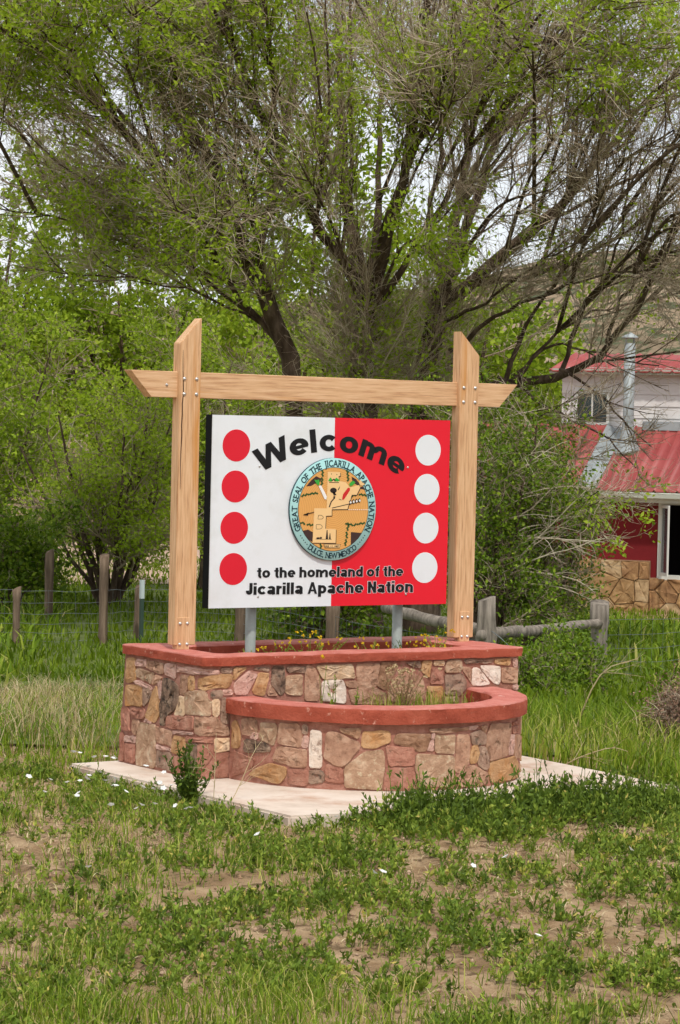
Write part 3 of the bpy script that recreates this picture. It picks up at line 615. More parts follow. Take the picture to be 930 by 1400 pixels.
def bush(name, label, l, d, height, radius, seed, nstem=9, nb=(60, 500, 2200), leafn=6, leafsz=.06, leafmat='leaf_dark', lean=(0, 0), spread=1.0, trunk_r=.05, bare=0, cat='tree', clump=(.3, .5), squash=1, stemh=.0, far_off=False):
    rg = np.random.default_rng(seed); x, y = yard(d, l); z0 = float(ground_z(x, y)); t = thing(name, label, cat, (float(x), float(y), z0))
    P0 = []; R0 = []
    for k in range(nstem):
        a_ = 2*math.pi*(k+rg.random())/nstem; rr = radius*rg.uniform(.25, .75)*spread; h = height*rg.uniform(.6, .98)*(1-.25*(rr/radius)**2)
        top = np.array([x+math.cos(a_)*rr+lean[0], y+math.sin(a_)*rr+lean[1], z0+h])
        b = np.array([x+math.cos(a_)*.12*radius*.4, y+math.sin(a_)*.12*radius*.4, z0-.05]); mid = b*.6+top*.4+np.array([math.cos(a_)*rr*.12, math.sin(a_)*rr*.12, h*(.08+stemh)])
        P0.append(resample([b, mid, top], 10)); R0.append(np.linspace(trunk_r*rg.uniform(.6, 1), trunk_r*.2, 10))
    P0 = np.array(P0); R0 = np.array(R0)
    P0[:, 1:-1] += rg.normal(size=P0[:, 1:-1].shape)*.03
    G = Geo(); G.add(*tubes(P0, R0, 7)); child(link('trunk', G.mesh('trunk', True), MT['bark']), t)
    P1, R1, _ = kids(P0, R0, nb[0], rg, t=(.2, 1), lf=(.3, .6), ang=(25, 60), K=6, upb=.02, wig=.15, rf=.5, rmin=.006, lmax=radius*.9)
    P2, R2, _ = kids(P1, R1, nb[1], rg, t=(.1, 1), lf=(.35, .7), ang=(25, 65), K=4, upb=.0, wig=.2, rf=.55, rmin=.004, lmin=.2, lmax=radius*.6)
    P3, R3, _ = kids(P2, R2, nb[2], rg, t=(.1, 1), lf=(.4, .8), ang=(25, 75), K=3, upb=.0, wig=.22, rf=.6, rmin=.003, lmin=.15, lmax=radius*.4)
    G = Geo()
    for P, Rr, m in ((P1, R1, 4), (P2, R2, 3), (P3, R3, 3))[:2 if far_off else 3]:
        V, F = tubes(P, Rr, m); G.add(V, F, np.repeat(np.clip(rg.normal(.35, .25, len(P)), 0, 1), P.shape[1]*m))
    if bare:                                      # long bare arching shoots
        Pb, Rb_, _ = kids(P0, R0, bare, rg, t=(.3, 1), lf=(.35, .75), ang=(35, 75), K=9, upb=-.07, wig=.07, rf=.4, rmin=.006, lmin=.6, lmax=1.5); Pc, Rc, _ = kids(Pb, Rb_, bare*7, rg, t=(.3, 1), lf=(.2, .5), ang=(20, 60), K=5, upb=-.03, wig=.15, rf=.6, rmin=.0035, lmin=.15, lmax=.6)
        for P, Rr, m in ((Pb, np.minimum(Rb_, .009), 4), (Pc, np.minimum(Rc, .005), 3)):
            V, F = tubes(P, Rr, m); G.add(V, F, np.repeat(np.clip(rg.normal(.8, .15, len(P)), 0, 1), P.shape[1]*m))
    setp(child(link('twigs', G.mesh('twigs'), MT['twig']), t), kind='stuff')
    cf = clumpf(1.3, clump[0], clump[1], seed % 5)
    p0, dr = twig_leaves(np.concatenate([P3, P3, P2[:, 1:]]) if False else P3, rg, leafn, leafsz, cf, spread=.07); p1, d1 = twig_leaves(P2, rg, leafn, leafsz, cf, spread=.07)
    p0 = np.concatenate([p0, p1]); dr = np.concatenate([dr, d1]); n = len(p0)
    V, F = leaves(p0, leafsz*rg.uniform(.6, 1.3, n), rg, .6, .2, dr, .4)
    G = Geo(); G.add(V, F, np.repeat(np.clip(rg.normal(.5, .25, n), 0, 1), 4))
    setp(child(link('crown', G.mesh('crown'), MT[leafmat]), t), kind='stuff')
    return t
# shrubs and small trees round the yard
bush('wild_plum', 'many-stemmed leafy wild plum behind the thick grey fence post on the left', -3.35, 41, 3.3, 1.9, 31, nstem=14, nb=(110, 700, 3400), leafn=3.2, leafsz=.062, leafmat='leaf', trunk_r=.06)
bush('willow', 'tall bright green willow filling the left edge behind the wire fence', -5.9, 45, 5.2, 2.3, 32, nstem=10, nb=(100, 600, 3000), leafn=5.0, leafsz=.078, leafmat='leaf_far')
bush('willow', 'rounded green willow between the wild plum and the left timber post', -2.3, 46, 4.6, 2.0, 33, nstem=10, nb=(100, 600, 3000), leafn=5.0, leafsz=.078, leafmat='leaf_far')
bush('lilac', 'dense leafy lilac with bare arching twigs behind the right timber post', 1.7, 32.5, 3.1, 1.1, 34, nstem=12, nb=(90, 600, 2800), leafn=5, leafsz=.05, leafmat='leaf_dark', clump=(.3, .5), bare=70)
bush('lilac', 'second leafy lilac reaching to the corner of the red house', 2.35, 33.5, 2.85, .85, 35, nstem=12, nb=(90, 600, 2600), leafn=5, leafsz=.05, leafmat='leaf_dark')
bush('low_shrub', 'low dark green shrub under the grey log rail', 1.75, 26.3, .36, .5, 36, nstem=9, nb=(50, 300, 1300), leafn=5, leafsz=.045, leafmat='leaf_dark', cat='shrub', trunk_r=.015)
bush('low_shrub', 'leafy green vine shrub below the rail fence post on the right', 2.3, 27.6, .34, .5, 37, nstem=9, nb=(50, 300, 1300), leafn=5, leafsz=.045, leafmat='leaf_dark', cat='shrub', trunk_r=.012)
bush('low_shrub', 'dark leafy shrub seen under the sign between its steel posts', -.2, 34, 1.7, 1.0, 38, nstem=9, nb=(50, 350, 1200), leafn=5, leafsz=.07, leafmat='leaf_dark', cat='shrub', trunk_r=.02)
bush('low_shrub', 'dark green shrub at the far left behind the wire fence', -4.6, 39, 1.6, 1.0, 39, nstem=10, nb=(50, 350, 1200), leafn=6, leafsz=.075, leafmat='leaf_dark', cat='shrub', trunk_r=.02)
# trees beyond the drive
far = [(-9.5, 66, 8.0, 3.6, 'broad far tree at the left edge beyond the drive'), (-5.2, 70, 9.0, 3.8, 'far tree beyond the drive above the wild plum'), (-1.2, 66, 9.2, 3.6, 'bright far tree seen between the left and middle elm trunks'),
       (2.4, 72, 9.0, 3.4, 'bright far tree seen between the middle and right elm trunks'), (5.2, 80, 5.4, 3.0, 'low far tree showing over the right timber post'), (9.6, 84, 5.2, 3.4, 'low far tree behind the stove pipe'), (13.5, 90, 5.0, 3.6, 'low far tree behind the upper roof at the right edge')]
for k, (l, d, h, r, lb) in enumerate(far):
    bush('far_tree', lb, l, d, h, r, 50+k, nstem=9, nb=(80, 450, 2200), leafn=4.8, leafsz=.18, leafmat='leaf_far', trunk_r=.14, clump=(.2, .4), far_off=True)['group'] = 'trees beyond the drive'

# ------------------------------------------------------------------ fences
def post_geo(G, l, d, h, r, rg, lean=(0, 0), sink=.15, n=10):
    x, y = yard(d, l); z0 = float(ground_z(x, y)); P = np.array([[x+lean[0]*t*h, y+lean[1]*t*h, z0-sink+t*(h+sink)] for t in np.linspace(0, 1, 7)])[None]
    Rr = (r*(1+.07*rg.normal(size=7)))[None]; V, F = tubes(P, Rr, n); ang = rg.uniform(0, 6, n)
    V = V.reshape(7, n, 3); off = 1+.10*rg.normal(size=n); c = P[0][:, None, :]; V = c+(V-c)*off[None, :, None]
    V[-1, :, 2] += .03*np.cos(np.arange(n)*2*math.pi/n+ang[0])
    top = V[-1].mean(0)[None]+np.array([[0, 0, .004]]); V = np.concatenate([V.reshape(-1, 3), top])
    j = np.arange(n); G.add(V, F+[np.stack([6*n+j, 6*n+(j+1) % n, np.full(n, 7*n)], 1)])
rg = np.random.default_rng(77)
fx, fy = yard(33, -2.8)
wfence = thing('wire_fence', 'sagging woven wire fence on old wooden posts across the yard', 'fence', (float(fx), float(fy), float(ground_z(fx, fy))))
line = [(-9.0, 33.2, 1.05, .05), (-6.3, 33.0, 1.0, .05), (-3.79, 33.0, .66, .042), (-2.77, 33.0, 1.04, .062), (-2.42, 33.6, .66, .04), (-1.15, 33.3, .8, .07), (-.05, 31.0, .72, .095)]
for k, (l, d, h, r) in enumerate(line):
    G = Geo(); post_geo(G, l, d, h+.02, r, rg, lean=((.03, 0) if k == 4 else (rg.normal()*.015, 0)))
    child(link('post', G.mesh('post', False), MT['oldpost']), wfence)
G = Geo(); post_geo(G, -3.83, 37, .95, .055, rg); child(link('post', G.mesh('post'), MT['oldpost']), wfence)
x, y = yard(33.2, -2.33); z0 = float(ground_z(x, y)); tp = child(bm_obj('steel_post', box(x-.02, x+.02, y-.02, y+.02, z0-.1, z0+.66), MT['tpost']), wfence)
bm_obj('tip', box(x-.022, x+.022, y-.022, y+.022, z0+.56, z0+.78), MT['tcap'], tp)
G = Geo()
def wires(a_, b_, hs, vs_, h0, h1, sag=.02):
    (l0, d0), (l1, d1) = a_, b_; t = np.linspace(0, 1, 14)
    for h in hs:
        l = l0+(l1-l0)*t; d = d0+(d1-d0)*t; xy = yard(d, l); z = ground_z(xy[:, 0], xy[:, 1])+h-sag*4*t*(1-t)*(h/1.0)+.008*np.sin(t*9+h*7)
        G.add(*tubes(np.concatenate([xy, z[:, None]], 1)[None], np.full((1, 14), .0028), 3))
    for s in np.arange(.05, 1, vs_/math.hypot(l1-l0, d1-d0)):
        l = l0+(l1-l0)*s; d = d0+(d1-d0)*s; x, y = yard(d, l); z = float(ground_z(x, y)); P = np.array([[x, y, z+h0], [x, y, z+(h0+h1)/2], [x, y, z+h1]])[None]
        G.add(*tubes(P, np.full((1, 3), .0016), 3))
hs = (.06, .16, .27, .39, .52, .66)
for i in range(len(line)-1):
    (l0, d0), (l1, d1) = line[i][:2], line[i+1][:2]; wires((l0, d0), (l1, d1), hs, .16, .04, .66)
setp(child(link('wire_mesh', G.mesh('wire_mesh'), MT['wire']), wfence), kind='stuff')

fx, fy = yard(27, 1.4)
rail = thing('rail_fence', 'weathered grey log post and rail fence right of the planter', 'fence', (float(fx), float(fy), float(ground_z(fx, fy))))
rposts = [(1.40, 26.5, .93, .088), (2.77, 29.5, .84, .09)]
for l, d, h, r in rposts:
    G = Geo(); post_geo(G, l, d, h, r, rg, n=14); child(link('post', G.mesh('post'), MT['weathered']), rail)
def rail_log(l0, d0, z0, l1, d1, z1, r0, r1, sag=.012):
    t = np.linspace(0, 1, 12); xy = yard(d0+(d1-d0)*t, l0+(l1-l0)*t); z = z0+(z1-z0)*t-sag*4*t*(1-t)+.005*rg.normal(size=12)
    P = np.concatenate([xy, z[:, None]], 1)[None]; V, F = tubes(P, ((r0+(r1-r0)*t)*(1+.06*rg.normal(size=12)))[None], 10)
    G = Geo(); G.add(V, F+[np.arange(10)[None, ::-1], (110+np.arange(10))[None]]); child(link('rail', G.mesh('rail', True), MT['weathered']), rail)
rail_log(1.36, 26.4, .23, 2.83, 29.6, .16, .06, .05)
rail_log(1.42, 26.7, .26, .5, 29.4, .28, .065, .06, .03)
G = Geo(); wires((1.40, 26.5), (2.77, 29.5), (.1, .25, .42, .6), .2, .05, .6); wires((2.77, 29.5), (4.6, 31.5), (.06, .2, .35, .5, .66), .2, .05, .66, .03); wires((1.4, 26.5), (-.05, 31), (.1, .25, .4, .55), .2, .05, .55)
G.add(*tubes(resample(np.array([np.append(yard(26.5, 1.40), .30), np.append(yard(26.35, 1.55), .2), np.append(yard(26.4, 1.72), .02), np.append(yard(26.8, 1.9), -.2)]), 10)[None], np.full((1, 10), .004), 4))
setp(child(link('wire_mesh', G.mesh('wire_mesh'), MT['wire']), rail), kind='stuff')

# ------------------------------------------------------------------ stone planter
HW, Y0, Y1, RC, ZC = 1.185, .025, 1.025, .07, .75
L1 = Y1-Y0-RC; LA = RC*math.pi/2; L2 = 2*HW-2*RC
def wall(s, z):
    """left side -> rounded corner -> front -> right side -> back; distance along the wall to point, normal"""
    if s < L1: x, y, n = -HW, Y1-s, (-1, 0)
    elif s < L1+LA:
        a = (s-L1)/RC; x = -HW+RC-RC*math.cos(a); y = Y0+RC-RC*math.sin(a); n = (-math.cos(a), -math.sin(a))
    elif s < L1+LA+L2+RC: x, y, n = -HW+RC+(s-L1-LA), Y0, (0, -1)
    elif s < L1+LA+L2+RC+(Y1-Y0): x, y, n = HW, Y0+(s-(L1+LA+L2+RC)), (1, 0)
    else: x, y, n = HW-(s-(L1+LA+L2+RC+Y1-Y0)), Y1, (0, 1)
    b = .035*max(0, 1-z/ZC)*max(0, -n[0])
    return (x+n[0]*b, y+n[1]*b, z), (n[0], n[1], 0)
RW, XC = .984, -.0235
def arc(s, z):
    a = s/RW; return (XC-RW*math.cos(a), -RW*math.sin(a)+.012, z), (-math.cos(a), -math.sin(a), 0)
WALL = '''O 33 659 139 668 159 551 156 532 79 511 35 513
P 151 666 281 673 290 629 156 623
T 293 668 499 668 507 604 446 599 292 624
P 523 666 662 673 662 585 523 606
L 156 601 209 615 392 598 387 579 354 525 161 559
T 406 586 487 582 482 560 378 521 385 556
P 137 518 180 535 372 509 374 491 247 504 167 510
O 45 491 207 505 249 490 263 376 144 376 50 358
G 261 495 326 504 376 479 351 426 291 382 270 419
O 430 521 467 445 488 348 438 294 315 316 380 467
D 504 570 564 577 690 549 723 461 650 379 563 340 562 287 508 289 494 402 513 457
P 444 533 487 561 502 463 481 445
T 727 612 814 616 810 526 772 496 725 503
O 827 615 888 617 898 534 830 533
P 675 664 914 673 1062 666 1059 639 933 637 680 629
C 725 483 789 479 799 371 679 367
L 814 518 963 539 991 526 995 489 1015 482 1014 389 815 384 791 505
R 580 350 905 378 913 293 647 277 585 286
T 924 372 1052 380 1083 341 1144 309 1148 264 957 268 935 288
P 674 267 910 279 912 263 677 244
R 115 350 280 368 305 345 295 306 234 296 128 313
P 312 302 390 300 397 280 306 283
R 12 344 84 347 109 311 106 233 133 209 21 209 0 316
T 156 279 247 281 224 222 200 185 160 215
P 65 175 209 178 213 142 61 134
R 2 188 52 181 63 12 8 13
R 80 122 199 129 210 17 167 6 90 22
L 256 270 445 275 475 35 450 9 237 8 223 168
T 459 271 657 258 661 163 471 179
P 473 161 601 154 648 151 656 135 476 134
G 490 126 658 125 684 81 680 14 490 22
O 686 236 830 236 835 173 816 130 677 131 676 201
R 838 248 1033 249 1031 221 959 224 841 218
D 855 201 955 215 957 75 919 18 848 40 848 152
R 960 211 1029 208 1029 150 986 70 963 54
R 702 107 830 119 839 9 698 15
C 1048 247 1172 244 1174 173 1050 162
R 1042 151 1170 157 1172 9 1061 7 1031 53
C 1025 484 1074 482 1073 386 1029 388
O 938 608 999 626 1072 636 1156 637 1155 578 1121 549 1056 564 980 542 940 556
G 1019 537 1091 541 1092 501 1067 492 1020 496
P 1096 541 1160 542 1164 514 1102 512
G 1090 489 1127 491 1127 407 1141 333 1089 345 1088 401
G 1081 677 1155 675 1156 643 1082 647
O 1171 676 1262 675 1227 646 1171 597
P 1288 658 1335 627 1331 612 1266 512 1182 515 1179 581
O 1352 638 1423 631 1419 607 1393 500 1337 508 1307 526
G 1323 674 1424 673 1420 645 1323 657
D 1448 672 1537 670 1541 528 1521 500 1505 500 1446 561
T 1412 502 1433 560 1445 556 1488 499
G 1554 673 1689 669 1686 628 1560 634
L 1551 613 1668 617 1669 493 1549 508
T 1695 673 1754 660 1804 572 1795 489 1786 459 1689 462 1689 629
C 1778 671 2033 675 2056 585 1825 587 1775 662
W 1830 574 1967 575 1991 509 1990 429 1820 454 1815 553
T 1985 565 2068 570 2080 523 2004 529
T 2074 670 2249 669 2225 534 2187 524 2090 525 2076 602
B 2258 677 2364 674 2386 654 2299 505 2228 534
T 2014 511 2213 519 2293 480 2294 418 2048 423
T 2323 518 2378 584 2478 612 2557 579 2589 540 2583 423 2316 433
G 2450 671 2558 678 2559 636 2487 650
O 2571 676 2645 678 2631 572 2570 617
C 2666 677 2742 675 2741 647 2665 649
R 2655 631 2737 628 2735 526 2643 532 2639 558
L 2768 675 2880 675 2882 608 2850 599 2755 602
G 2898 679 3128 677 3123 656 2918 652
O 3149 676 3270 679 3262 633 3150 648
P 3291 675 3329 675 3328 627 3296 624
T 3207 617 3329 613 3333 515 3205 527
W 3035 636 3193 623 3189 517 3151 516 3106 556 3041 613
W 2972 622 3017 620 3107 523 3085 515 2970 514
T 2894 632 2959 622 2956 530 2930 569 2895 606
G 2754 585 2889 585 2917 538 2919 499 2869 450 2762 458
O 2615 515 2735 511 2734 402 2637 406
G 2756 443 2857 444 2859 402 2752 402
P 3299 501 3336 503 3336 469 3300 478'''
ARC = '''O 33 345 72 363 105 322 115 208 78 197 35 196
T 130 376 232 388 267 367 268 309 214 289 139 286
P 235 302 272 305 270 265 206 270
L 296 367 412 370 418 320 395 239 354 254 288 273
D 168 260 340 249 371 217 367 200 196 177 156 187
T 438 379 567 380 581 332 589 296 579 242 428 256
G 591 378 623 377 624 325 592 326
P 596 309 632 310 628 245 590 246
T 428 235 618 230 617 124 539 122 399 151 399 179
R 55 178 248 146 239 105 178 64 48 18
O 272 92 376 128 488 115 485 61 441 15 378 24 202 46
R 508 106 633 107 638 43 620 18 506 21
W 644 349 712 341 718 130 643 130
T 745 339 795 345 941 288 942 254 851 143 800 148 733 191
B 822 368 950 374 934 309 841 343
O 964 354 1118 357 1125 294 1030 257 956 259
G 636 104 696 114 733 98 730 43 646 27
R 742 135 763 154 843 129 852 41 744 51
L 882 156 973 230 1080 247 1090 143 1078 10 863 20 857 133
R 1101 273 1270 258 1272 155 1122 149
R 1097 135 1269 141 1288 9 1092 7
B 1162 342 1366 340 1372 327 1348 241 1293 239 1277 257 1148 288
P 1385 340 1402 339 1400 310 1382 310
P 1378 298 1397 296 1399 236 1351 245
L 1410 332 1547 327 1542 217 1412 229
T 1372 369 1646 374 1640 352 1449 341 1377 352
T 1565 326 1646 323 1657 294 1651 148 1597 96 1548 114
G 1664 329 1740 347 1801 315 1797 261 1682 265
P 1653 374 1731 377 1695 355 1654 355
O 1682 254 1725 255 1736 201 1718 152 1665 151 1668 205
G 1738 249 1798 239 1830 172 1832 106 1793 102 1730 142 1748 192
T 1845 377 2094 365 2048 170 1842 154 1804 248 1817 321
T 1752 368 1816 375 1800 324 1773 348
P 2086 291 2168 283 2152 167 2074 171
R 2134 369 2283 363 2270 337 2136 348
R 2137 337 2271 328 2277 287 2140 296
T 2206 280 2327 267 2354 129 2194 133 2181 155
O 1855 146 2165 154 2260 109 2272 9 1860 22 1838 82
T 1627 114 1684 140 1794 91 1827 81 1823 28 1741 8 1602 17 1564 41 1567 77
L 1293 221 1362 216 1529 203 1543 175 1542 57 1509 22 1306 33 1286 181'''
planter = thing('stone_planter', 'two-tier stone planter with red concrete coping and half-round front', 'planter', (0, .5, 0))
SE = L1+LA+L2+RC                                    # arc length of the front right corner
loop = [0, L1]+[L1+LA*k/6 for k in range(1, 7)]+[SE-.001, SE+.001, SE+Y1-Y0-.001, SE+Y1-Y0+.001, SE+Y1-Y0+2*HW]
G = Geo(); nl = len(loop)
zs_ = (-.02, .35, .70); V = [wall(s, z)[0] for z in zs_ for s in loop]
F = [(k*nl+j, k*nl+(j+1) % nl, (k+1)*nl+(j+1) % nl, (k+1)*nl+j) for k in range(2) for j in range(nl)]
G.add(V, [np.array(F)])
for (x0, x1, y0, y1) in ((-1.02, 1.02, .17, .171), (-1.02, 1.02, .88, .881), (-1.021, -1.02, .17, .88), (1.02, 1.021, .17, .88)):
    G.add([(x0, y0, .3), (x1, y1 if x1-x0 < .1 else y0, .3), (x1, y1 if x1-x0 < .1 else y0, .70), (x0, y0, .70)], [np.array([[0, 1, 2, 3]])])
child(link('wall_mortar', G.mesh('wall_mortar'), MT['mortar']), planter)
G = Geo(); th = np.linspace(0, math.pi, 49)
V = [arc(t*RW, z)[0] for z in (-.02, .2, .41) for t in th]; F = [(k*49+j, k*49+j+1, (k+1)*49+j+1, (k+1)*49+j) for k in range(2) for j in range(48)]; G.add(V, [np.array(F)])
ri = .80; V = [(XC-ri*math.cos(t), -ri*math.sin(t)+.012, z) for z in (.2, .41) for t in th]; G.add(V, [np.array([(j, j+1, 50+j, 49+j) for j in range(48)])])
child(link('low_wall_mortar', G.mesh('low_wall_mortar'), MT['mortar']), planter)
rg = np.random.default_rng(5)
def stones(txt, surf):
    for ln in txt.split('\n'):
        k, *v = ln.split(); v = [int(a)/1000 for a in v]; poly = np.array(list(zip(v[::2], v[1::2]))); c = poly.mean(0); dv = poly-c; poly = poly+dv/np.linalg.norm(dv, axis=1)[:, None]*.0065; poly[:, 1] = np.clip(poly[:, 1], .004, .688 if surf is wall else .402)
        me = stone_mesh(poly, surf, rg, depth=rg.uniform(.006, .011), step=.05, rough=.005)
        child(link('stone', me, MT['stone'+k]), planter)
stones(WALL, wall); stones(ARC, arc)
kinds = 'OTTTBPGLRRC'
for (s0, s1, z1, n, sf) in ((SE+.02, SE+Y1-Y0-.02, .685, 20, wall), (SE+Y1-Y0+.02, SE+Y1-Y0+2*HW-.02, .685, 44, wall), (RW*math.pi*.80, RW*math.pi-.03, .40, 8, arc)):
    for poly in cells(s1-s0, z1-.01, n, rg, .009, 1.25):
        me = stone_mesh([(x+s0, y+.005) for x, y in poly], sf, rg, depth=rg.uniform(.006, .011), step=.09, rough=.005)
        child(link('stone', me, MT['stone'+kinds[rg.integers(len(kinds))]]), planter)
# copings: swept rough concrete section
def coping(name, outer, inner, z0, z1, closed):
    outer = np.array(outer); inner = np.array(inner); n = len(outer); w = outer-inner
    prof = [(0.0, z0), (0, z0+.012), (0, z0+.6*(z1-z0)), (0, z1-.008), (.02, z1-.001), (.09, z1), (.3, z1), (.55, z1), (.8, z1), (.92, z1-.002), (.985, z1-.014), (1, z0+.02), (1, z0)]
    V = []
    for t, z in prof:
        p = outer-w*t; jit = .009 if z > z0 else .002
        nx = (noise2(p[:, 0]*13+z*7, p[:, 1]*13+z*31, 3, 3)-.5)*2*jit; ln = np.maximum(np.linalg.norm(w, axis=1), 1e-6)
        q = p+w/ln[:, None]*nx[:, None]*(1 if t < .5 else -1); zz = z+(noise2(p[:, 0]*9+4, p[:, 1]*9, 6, 3)-.5)*.010
        V.append(np.concatenate([q, zz[:, None]], 1))
    m = len(prof); F = []; e = n if closed else n-1
    for k in range(m):
        for j in range(e): F.append((k*n+j, ((k+1) % m)*n+j, ((k+1) % m)*n+(j+1) % n, k*n+(j+1) % n))
    me = npmesh(name, np.concatenate(V), [np.array(F)], smoothf=True); me.set_sharp_from_angle(angle=R_(40))
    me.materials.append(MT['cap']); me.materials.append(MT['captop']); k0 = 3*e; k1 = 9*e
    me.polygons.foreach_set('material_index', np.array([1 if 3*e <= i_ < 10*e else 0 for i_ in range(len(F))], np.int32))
    return child(link(name, me), planter)
def rrect(x0, x1, y0, y1, r, n_side=(60, 26), nc=6):
    out = []
    cs = [(x0+r, y0+r, 180), (x1-r, y0+r, 270), (x1-r, y1-r, 0), (x0+r, y1-r, 90)]
    for k, (cx, cy, a0) in enumerate(cs):
        for j in range(nc+1): a = R_(a0+90*j/nc); out.append((cx+r*math.cos(a), cy+r*math.sin(a)))
        ex, ey, ea = cs[(k+1) % 4]; b = (ex+r*math.cos(R_(ea)), ey+r*math.sin(R_(ea))); a_ = out[-1]; n = n_side[k % 2]
        for j in range(1, n): out.append((a_[0]+(b[0]-a_[0])*j/n, a_[1]+(b[1]-a_[1])*j/n))
    return out
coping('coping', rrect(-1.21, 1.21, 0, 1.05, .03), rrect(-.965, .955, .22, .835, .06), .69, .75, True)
th = np.linspace(0, math.pi, 110); tx = np.concatenate([[0], th, [math.pi]])
oy = lambda r: np.stack([XC-r*np.cos(tx), np.where((np.arange(len(tx)) == 0) | (np.arange(len(tx)) == len(tx)-1), .021, -r*np.sin(tx))], 1)
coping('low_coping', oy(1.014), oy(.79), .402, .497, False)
MT['soil'] = mat('planter_soil', [s2l(92, 70, 54), s2l(134, 106, 84), s2l(152, 126, 102)], scale=14, detail=8, rough=1, bump=.8, bscale=40)
def patch(name, pts, z, n=0):
    me = bpy.data.meshes.new(name); me.from_pydata([(x, y, z) for x, y in pts], [], [list(range(len(pts)))]); return child(link(name, me, MT['soil']), planter)
patch('soil', [(-1.018, .172), (1.018, .172), (1.018, .878), (-1.018, .878)], .63)
patch('low_soil', [(XC-.798*math.cos(t), -.798*math.sin(t)+.012) for t in np.linspace(0, math.pi, 40)], .40)

# ------------------------------------------------------------------ timber frame
frame = thing('timber_frame', 'pale timber frame of two slant-cut posts and a notched crossbeam', 'frame', (.04, .59, .76))
def tpost(x0, x1, zl, zr):
    y0, y1, zb = .543, .633, .775; bm = prism([(x0, y0, zb), (x1, y0, zb), (x1, y0, zr), (x0, y0, zl)], (0, y1-y0, 0), .004, seg=2)
    return bm_obj('post', bm, MT['wood'], frame)
def bolt(x, y, z, parent, r=.0095):
    G = Geo(); G.add(*lathe([(r*1.3, 0), (r*1.3, .002), (r, .003), (r*.85, .007), (r*.45, .0095), (.0001, .010)], (x, y, z), (0, -1, 0), 10))
    child(link('bolt', G.mesh('bolt', True), MT['bolt']), parent)
beam_z0, beam_z1 = 2.318, 2.480
for x0, x1, zl, zr, cx0, cx1 in ((-1.105, -.955, 2.66, 2.824, -1.088, -1.004), (1.035, 1.19, 2.816, 2.656, 1.076, 1.154)):
    p = tpost(x0, x1, zl, zr)
    w = x1-x0; sl = 1 if zl < zr else -1
    for bx in (x0+.032, x1-.030):
        for bz in (2.44, 2.345): bolt(bx, .543, bz, frame)
    cl = bm_obj('cleat', box(cx0, cx1, .537, .60, .748, .95, .002), MT['wood'], frame)
    for bx in (cx0+.016, cx1-.016):
        for bz in (.782, .912): bolt(bx, .537, bz, cl, .0085)
    if x0 < 0:                                   # drying crack down the left post
        G = Geo(); zc = np.linspace(1.75, 2.62, 14); cx = x0+.02+.004*np.sin(zc*6)+.002*rg.normal(size=14); cw = .0035*np.sin(np.linspace(.1, 3.0, 14))+.0006
        V = [(a-b, .5424, z) for a, b, z in zip(cx, cw, zc)]+[(a+b, .5424, z) for a, b, z in zip(cx, cw, zc)]
        G.add(V, [np.array([(j, j+14, j+15, j+1) for j in range(13)])]); child(link('crack', G.mesh('crack'), flat('crack_dark', s2l(70, 44, 26))), p)
by0, by1 = .576, .664
def beam_piece(pts): return bm_obj('beam', prism([(x, by0, z) for x, z in pts], (0, by1-by0, 0), .003), MT['woodx'], frame)
# the beam is let into the posts: it runs on behind the front half of each post
beam_piece([(-1.288, beam_z0+.004), (1.388, beam_z0), (1.536, beam_z1-.006), (-1.439, beam_z1+.006)])
bolt(-1.18, by0, 2.40, frame, .008)

# ------------------------------------------------------------------ welcome sign
SX, SY, SZ = .0679-.915, .5712, 1.0006
sign = thing('welcome_sign', 'half white half red welcome sign with round tribal seal on steel posts', 'sign', (.07, .68, .63))
def sobj(name, V, faces, m, parent=sign):
    me = bpy.data.meshes.new(name); me.from_pydata([tuple(v) for v in V], [], [tuple(f) for f in faces]); return child(link(name, me, m), parent)
bm_obj('backing', box(SX-.001, SX+1.831, SY+.007, SY+.083, SZ-.001, SZ+1.221, .002), MT['edge'], sign)
bm_obj('white_panel', box(SX, SX+.9165, SY, SY+.0065, SZ, SZ+1.22), MT['white'], sign)
bm_obj('red_panel', box(SX+.9175, SX+1.83, SY, SY+.0065, SZ, SZ+1.22), MT['red'], sign)
def ellipse(name, cx, cz, r, y, m, parent=sign, n=64, th=.001):
    t = np.arange(n)*2*math.pi/n; V = [(SX+cx+r*math.cos(a), y, SZ+cz+r*math.sin(a)) for a in t]+[(SX+cx+r*math.cos(a), y+th, SZ+cz+r*math.sin(a)) for a in t]
    return sobj(name, V, [list(range(n))]+[(j, j+n, (j+1) % n+n, (j+1) % n) for j in range(n)], m, parent)
for k, (x, z) in enumerate([(.1775, 1.0295), (.1765, .770), (.1745, .5085), (.1735, .247)]): ellipse('red_dot', x, z, .1015, SY-.0012, MT['reddot'])
for k, (x, z) in enumerate([(1.655, 1.0205), (1.652, .762), (1.651, .505), (1.650, .243)]): ellipse('white_dot', x, z, .1015, SY-.0012, MT['white'])
_gl = {}
def glyph(text, bold=0.0):
    if (text, bold) in _gl: return _gl[(text, bold)]
    cu = bpy.data.curves.new('tmp', 'FONT'); cu.body = text; cu.offset = bold; cu.resolution_u = 3; cu.space_character = 1.0+bold*2.4
    ob = bpy.data.objects.new('tmp', cu); COL.objects.link(ob); bpy.context.view_layer.update()
    me = bpy.data.meshes.new_from_object(ob.evaluated_get(bpy.context.evaluated_depsgraph_get()))
    V = np.array([v.co[:] for v in me.vertices]).reshape(-1, 3); F = [tuple(p.vertices) for p in me.polygons]
    bpy.data.objects.remove(ob); bpy.data.curves.remove(cu); bpy.data.meshes.remove(me)
    _gl[(text, bold)] = (V[:, :2], F); return _gl[(text, bold)]
